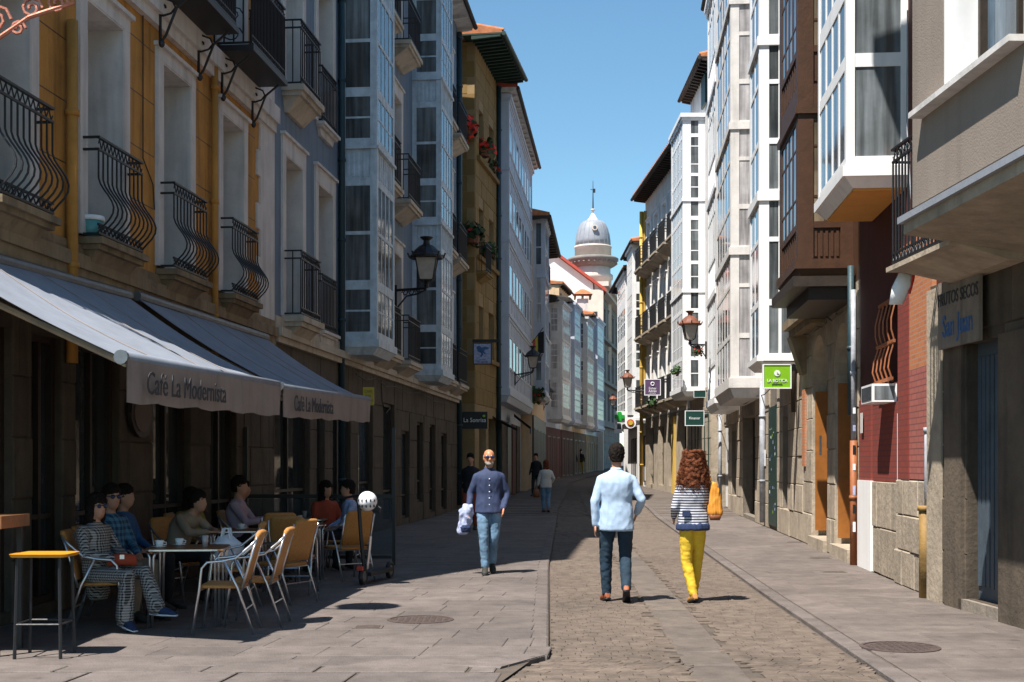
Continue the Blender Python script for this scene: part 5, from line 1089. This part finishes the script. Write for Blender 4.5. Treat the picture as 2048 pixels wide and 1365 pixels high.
    if kind == 'short':
        hr.loft([(hp(0, -.045, -.06), Rh@V(.058, 0, 0), Rh@V(0, .055, 0)), (hp(0, -.03, -.01), Rh@V(.077, 0, 0), Rh@V(0, .078, 0)), (hp(0, -.018, .04), Rh@V(.083, 0, 0), Rh@V(0, .096, 0)), (hp(0, -.012, .09), Rh@V(.075, 0, 0), Rh@V(0, .098, 0)), (hp(0, -.012, .125), Rh@V(.05, 0, 0), Rh@V(0, .065, 0)), (hp(0, -.012, .14), Rh@V(.02, 0, 0), Rh@V(0, .03, 0))], 16); fuse(hr, 'hair', hm, .008, 1, .009, (55, 55, 30), root)
    elif kind == 'fringe':
        hr.loft([(hp(0, -.05, -.05), Rh@V(.066, 0, 0), Rh@V(0, .045, 0)), (hp(0, -.045, .02), Rh@V(.078, 0, 0), Rh@V(0, .055, 0)), (hp(0, -.05, .045), Rh@V(.07, 0, 0), Rh@V(0, .05, 0))], 16); fuse(hr, 'hair', hm, .010, 1, .003, (40, 40, 40), root)
        bd = MB(); bd.loft([(hp(0, .04, -.12), Rh@V(.03, 0, 0), Rh@V(0, .035, 0)), (hp(0, .035, -.09), Rh@V(.056, 0, 0), Rh@V(0, .06, 0)), (hp(0, .03, -.055), Rh@V(.069, 0, 0), Rh@V(0, .06, 0))], 14); fuse(bd, 'beard', hm, .008, 1, .002, (60, 60, 60), root)
    elif kind == 'long':
        hr.loft([(hp(0, -.05, -.2), Rh@V(.09, 0, 0), Rh@V(0, .05, 0)), (hp(0, -.045, -.1), Rh@V(.098, 0, 0), Rh@V(0, .07, 0)), (hp(0, -.025, 0), Rh@V(.092, 0, 0), Rh@V(0, .085, 0)), (hp(0, -.015, .07), Rh@V(.088, 0, 0), Rh@V(0, .105, 0)), (hp(0, -.012, .12), Rh@V(.06, 0, 0), Rh@V(0, .075, 0)), (hp(0, -.012, .14), Rh@V(.02, 0, 0), Rh@V(0, .03, 0))], 16); fuse(hr, 'hair', hm, .012, 1, .012, (30, 30, 12), root)
    elif kind == 'curly':
        q = random.Random(5)
        hr.ell(hp(0, -.02, .04), .115, .12, .115, 14, 10); hr.ell(hp(0, -.06, -.06), .15, .10, .12, 14, 10); hr.ell(hp(0, -.07, -.15), .15, .08, .11, 14, 10)
        for i in range(260):
            z = q.uniform(-.25, .15); w = .11 + .06*min(1, max(0, (.1-z)/.25)) - .05*max(0, (-.22-z)/.1); a = q.uniform(0, 6.28); y = -.055 + math.sin(a)*.1
            if y > .05 and z < .08: continue
            hr.ell(hp(math.cos(a)*w*q.uniform(.75, 1.05), y, z), q.uniform(.016, .032), q.uniform(.016, .03), q.uniform(.018, .036), 7, 5)
        fuse(hr, 'hair', hm, .009, 0, .004, (60, 60, 60), root)
        st = MB()
        for i in range(1500):
            a = q.uniform(0, 6.28); z = q.uniform(-.27, .16); w = (.12 + .065*min(1, max(0, (.1-z)/.25)) - .05*max(0, (-.22-z)/.1))*q.uniform(.9, 1.12); y0 = -.055 + math.sin(a)*.105
            if y0 > .05: continue
            c = hp(math.cos(a)*w, y0, z); r_ = q.uniform(.01, .022); ph = q.uniform(0, 6)
            st.tube([c + V(r_*math.cos(ph + k*1.3), r_*math.sin(ph + k*1.3)*.8, -k*.014) for k in range(6)], .0021, 3)
        st.build('curls', hm, root, stuff=True)
    if glasses:
        gl = MB(); [gl.ell(hp(s*.034, .092, .012), .031, .012, .022, 12, 8) for s in (-1, 1)]; gl.tube([hp(-.03, .1, .02), hp(.03, .1, .02)], .004, 5); [gl.tube([hp(s*.062, .085, .018), hp(s*.077, .0, .012)], .004, 5) for s in (-1, 1)]; gl.build('sunglasses', 'lens', root, True)
    root['_j'] = 0; del root['_j']
    return root, j, sc
def child(mb, nm, m, root, smooth=True): return mb.build(nm, m, root, smooth)
# ---- man in pale blue shirt, walking away
X, Y = gp(1233, 1199)
p, j, s = person('man walking away in pale blue shirt, dark jeans and rust-brown shoes', (X, Y, -.05), -.03, J=dict(hL=(-.095,0,.93), hR=(.095,0,.93), kL=(-.115,.06,.50), aL=(-.105,.10,.09), tL=(-.14,.26,.03), kR=(.10,.06,.52), aR=(.10,-.16,.17), tR=(.11,-.02,.03),
    sL=(-.172,-.01,1.375), sR=(.172,-.01,1.375), eL=(-.24,-.04,1.13), wL=(-.235,-.02,.88), eR=(.275,-.06,1.15), wR=(.235,.14,1.0)), H=1.80, top='shirt_sky', bottom='jeans_dark', shoes='shoe_rust', hair=('short', 'hair_dark'), hem=.14, fat=1.05, yaw=.08)
m = MB(); m.loft([(j['nec'] + V(0, 0, -.01), V(.07, 0, 0), V(0, .068, 0)), (j['nec'] + V(0, .0, .035), V(.064, 0, 0), V(0, .062, 0))], 16); child(m, 'collar', 'shirt_sky', p)
# ---- woman with curly hair, walking away
X, Y = gp(1386, 1200)
p, j, s = person('woman walking away with long curly brown hair, striped jacket and yellow trousers', (X, Y, -.05), .05, J=dict(hL=(-.072,0,.91), hR=(.072,0,.91), kL=(-.075,.02,.5), aL=(.0,-.06,.10), tL=(-.02,.09,.03), kR=(.075,.12,.52), aR=(.045,.14,.16), tR=(.05,.30,.13),
    sL=(-.15,-.01,1.37), sR=(.15,-.01,1.37), eL=(-.215,-.01,1.13), wL=(-.20,.14,1.02), eR=(.235,-.01,1.13), wR=(.16,.17,1.05)), H=1.70, top='breton', bottom='yellow_cotton', shoes='shoe_tan', hair=('curly', 'hair_brown'), hem=.03, fem=True, slim=.93, fat=1.0)
m = MB(); m.loft([((0, 0, .87), V(.196, 0, 0), V(0, .15, 0)), ((0, 0, .935), V(.19, 0, 0), V(0, .145, 0)), ((0, 0, .95), V(.17, 0, 0), V(0, .125, 0))], 20); fuse(m, 'blouse_hem', 'navy_cloth', .012, 2, .008, (14, 14, 4), p)
m = MB(); m.box(-.15, -.06, -.150, -.13, 1.03, 1.10); child(m, 'pocket', 'navy_cloth', p, False)
bg_ = thing('shoulder_bag', 'tan orange leather bag on the curly-haired woman\'s right shoulder', 'bag', (X + .225, Y - .06, .05), .05); bg_.scale = (.78, .8, .95)
m = MB(); m.loft([((0, 0, 1.34), V(.035, 0, 0), V(0, .03, 0)), ((.01, 0, 1.24), V(.07, 0, 0), V(0, .045, 0)), ((.02, 0, 1.1), V(.09, 0, 0), V(0, .055, 0)), ((.02, 0, 1.0), V(.1, 0, 0), V(0, .06, 0)), ((.02, 0, .97), V(.095, 0, 0), V(0, .055, 0))], 16, 3); fuse(m, 'pouch', 'leather_tan', .010, 2, .012, (26, 10, 2), bg_)
MB().loft([((.02, -.005, .9), V(.07, 0, 0), V(0, .05, 0)), ((.02, -.005, .965), V(.098, 0, 0), V(0, .06, 0))], 14, 3).build('base', 'leather_brown', bg_, True); MB().tube([(-.01, 0, 1.33), (-.06, .02, 1.41), (-.075, .08, 1.40), (-.04, .1, 1.3)], .012, 6).build('strap', 'leather_tan', bg_)
# ---- bald man walking towards the viewer
X, Y = gp(978, 1148)
p, j, s = person('bald bearded man in navy shirt, sunglasses and faded jeans walking towards the viewer', (X, Y, 0), PI + .06, J=dict(hL=(-.095,0,.93), hR=(.095,0,.93), kR=(.08,.12,.52), aR=(.06,.13,.09), tR=(.07,.30,.03), kL=(-.07,.02,.50), aL=(-.05,-.14,.13), tL=(-.06,.02,.04),
    sL=(-.175,0,1.375), sR=(.175,0,1.375), eL=(-.255,-.03,1.13), wL=(-.205,.10,.93), eR=(.26,-.02,1.13), wR=(.285,.10,.90)), H=1.74, top='shirt_navy', bottom='jeans_light', shoes='shoe_dark', skin='skin_red', hair=('fringe', 'hair_grey'), hem=.09, fat=1.08, glasses=True, yaw=.1)
m = MB(); [m.ell((0, .135 + (.012 if 1.1 < z < 1.3 else 0), z), .009, .006, .009, 8, 5) for z in (.98, 1.07, 1.16, 1.25, 1.34)]; child(m, 'buttons', 'paper_white', p)
m = MB(); m.loft([(j['nec'] + V(0, .0, -.02), V(.08, 0, 0), V(0, .082, 0)), (j['nec'] + V(0, -.01, .04), V(.066, 0, 0), V(0, .066, 0))], 16); child(m, 'collar', 'shirt_navy', p)
jk = thing('folded_jacket', 'pale blue striped jacket hanging over the bald man\'s forearm', 'jacket', (X - .31, Y - .1, 0))
m = MB(); m.loft([((.02, 0, .96), V(.06, 0, 0), V(0, .05, 0)), ((0, 0, .9), V(.09, 0, 0), V(0, .08, 0)), ((-.02, 0, .75), V(.08, 0, 0), V(0, .09, 0)), ((-.05, 0, .62), V(.07, 0, 0), V(0, .06, 0)), ((-.06, 0, .58), V(.05, 0, 0), V(0, .04, 0))], 14); fuse(m, 'cloth', 'jacket_pale', .012, 2, .02, (14, 14, 6), jk)
m = MB(); m.loft([((-.02, -.02, .6), V(.06, 0, 0), V(0, .06, 0)), ((-.02, -.02, .67), V(.085, 0, 0), V(0, .085, 0))], 12); fuse(m, 'lining', 'navy_cloth', .012, 2, .012, (14, 14, 6), jk)
# ---- far walkers
X, Y = gp(1092, 1027)
p, j, s = person('woman in cream jacket and jeans walking away in the shade', (X, Y, 0), 0, J=dict(aR=(.08,-.12,.12), tR=(.09,.02,.03), kR=(.08,.05,.5), aL=(-.07,.08,.09), eL=(-.24,-.02,1.14), wL=(-.27,.02,.93), eR=(.26,-.05,1.16), wR=(.2,.12,1.02)), H=1.66, top='cream_cloth', bottom='jeans_light', shoes='leather_brown', hair=('long', 'hair_brown'), hem=.1, fem=True, vox=.018, fat=1.08)
t = thing('handbag', 'brown handbag carried by the woman in cream jacket', 'bag', (X - .3, Y - .02, 0)); MB().loft([((0, 0, .5), V(.1, 0, 0), V(0, .05, 0)), ((0, 0, .62), V(.11, 0, 0), V(0, .06, 0)), ((0, 0, .76), V(.08, 0, 0), V(0, .05, 0))], 12, 3).build('pouch', 'leather_brown', t, True); MB().tube([(-.05, 0, .76), (-.02, 0, .88), (.02, 0, .88), (.05, 0, .76)], .012, 5).build('handle', 'leather_brown', t)
for i, (x, y_, lb, tp, bt, rz, h) in enumerate(((1072, 52, 'dark-clothed person standing beyond the cream jacket, left of her', 'cloth_black', 'cloth_black', 2.8, 1.72), (941, 30, 'dark-clothed person half hidden behind the bald man', 'cloth_black', 'cloth_red', 3.0, 1.78),
        (1147, 86, 'far pedestrian in dark clothes at the bend', 'cloth_black', 'cloth_black', 3, 1.72), (1162, 88, 'far pedestrian in olive trousers at the bend', 'cloth_black', 'cloth_olive', 3, 1.66))):
    person(lb, ((x-CX)/F*y_, y_, gz(y_)), rz, J=dict(kR=(.10,.1,.51), aR=(.10,.12,.09), tR=(.11,.28,.03), aL=(-.1,-.1,.1), tL=(-.11,.06,.03)), H=h, top=tp, bottom=bt, shoes='shoe_dark', hair=('short', 'hair_dark'), vox=.02, hands=False)
# ---- seated guests (sitting figures face +Y in their own frame)
p, j, s = person('seated woman in black-and-white checked suit and high-top trainers', (-3.88, 12.0, 0), -PI/2 - .35, SIT, J=dict(kL=(-.13,.45,.56), kR=(.12,.44,.54), aL=(-.10,.62,.20), tL=(-.12,.80,.16), aR=(.12,.40,.10), tR=(.17,.55,.035), pel=(0,.02,.54), eR=(.25,.04,.74), wR=(.1,.26,.70), eL=(-.25,.04,.76), wL=(-.06,.28,.70)), H=1.66, top='houndstooth', bottom='houndstooth', shoes='navy_cloth', sole='rubber_white', hair=('long', 'hair_dark'), hem=.0, fem=True, glasses=True, flare=.085, fat=1.02, yaw=-.35)
m = MB(); m.loft([(j['nec'] + V(0, .05, -.06), V(.05, 0, 0), V(0, .03, 0)), (j['che'] + V(0, .11, .0), V(.06, 0, 0), V(0, .02, 0)), (j['che'] + V(.02, .13, -.16), V(.04, 0, 0), V(0, .02, 0))], 10); child(m, 'scarf', 'cloth_red', p)
m = MB(); m.loft([((-.16, -.12, .5), V(.1, 0, 0), V(0, .12, 0)), ((-.2, -.16, .33), V(.12, 0, 0), V(0, .10, 0)), ((-.2, -.16, .26), V(.09, 0, 0), V(0, .08, 0))], 12); fuse(m, 'coat_tail', 'houndstooth', .016, 2, .01, (9, 9, 5), p)
t = thing('clutch_bag', 'red leather clutch bag on the checked-suit woman\'s lap', 'bag', (-3.62, 11.88, .64), .3); MB().loft([((-.13, 0, 0), V(0, .05, 0), V(0, 0, .05)), ((0, 0, .015), V(0, .08, 0), V(0, 0, .06)), ((.13, 0, 0), V(0, .06, 0), V(0, 0, .05))], 12, 3).build('bag', 'cloth_red', t, True); MB().box(-.02, .02, -.085, -.07, .02, .06).build('clasp', 'alu', t)
person('seated man in blue plaid shirt and dark glasses at the near table', (-3.98, 12.75, 0), -PI/2 - .5, SIT, H=1.76, top='plaid_blue', bottom='cloth_beige', hair=('short', 'hair_dark'), glasses=True, hem=0, vox=.016, yaw=-.3)
person('seated person in blue sports jacket behind the plaid shirt', (-4.1, 13.6, 0), -PI/2 - .2, SIT, H=1.74, top='cloth_blue', bottom='cloth_black', hair=('short', 'hair_dark'), hem=0, vox=.018)
person('seated person in beige jacket leaning over the near table', (-3.8, 14.45, 0), -PI/2 - .25, SIT, J=dict(che=(0,.08,.82), nec=(0,.2,.98), hd=(-.02,.27,1.11), sL=(-.18,.16,.95), sR=(.18,.16,.95), eL=(-.26,.3,.78), eR=(.26,.3,.78), wL=(-.1,.45,.78), wR=(.1,.45,.78)), H=1.75, top='cloth_beige', bottom='cloth_black', hair=('short', 'hair_dark'), hem=0, vox=.018)
person('seated woman in mustard top at the second table', (-4.0, 16.0, 0), -PI/2 - .6, SIT, H=1.64, top='cloth_olive', bottom='cloth_black', hair=('long', 'hair_dark'), hem=0, vox=.018, fem=True)
person('seated man in lilac shirt and dark cap, turned to the street', (-3.58, 16.9, 0), -PI/2, SIT, J=dict(eR=(.24,.12,.75), wR=(.15,.36,.78), eL=(-.24,.12,.75), wL=(-.1,.36,.78)), H=1.82, top='cloth_lilac', bottom='cloth_black', hair=('short', 'hair_dark'), hem=0, vox=.016)
person('seated person in black beside the lilac shirt', (-3.75, 17.9, 0), -PI/2 + .4, SIT, H=1.74, top='cloth_black', bottom='cloth_black', hair=('short', 'hair_dark'), hem=0, vox=.02)
person('seated person in grey-white sports jacket behind the helmet', (-2.4, 18.6, 0), PI/2 + .3, SIT, H=1.72, top='jacket_pale', bottom='cloth_black', hair=('short', 'hair_dark'), hem=0, vox=.018)
person('seated person in dark red top near the glass screen', (-2.75, 19.0, 0), -2.4, SIT, H=1.70, top='cloth_red', bottom='cloth_black', hair=('long', 'hair_dark'), hem=0, vox=.02)

bpy.data.scenes.remove(TS)
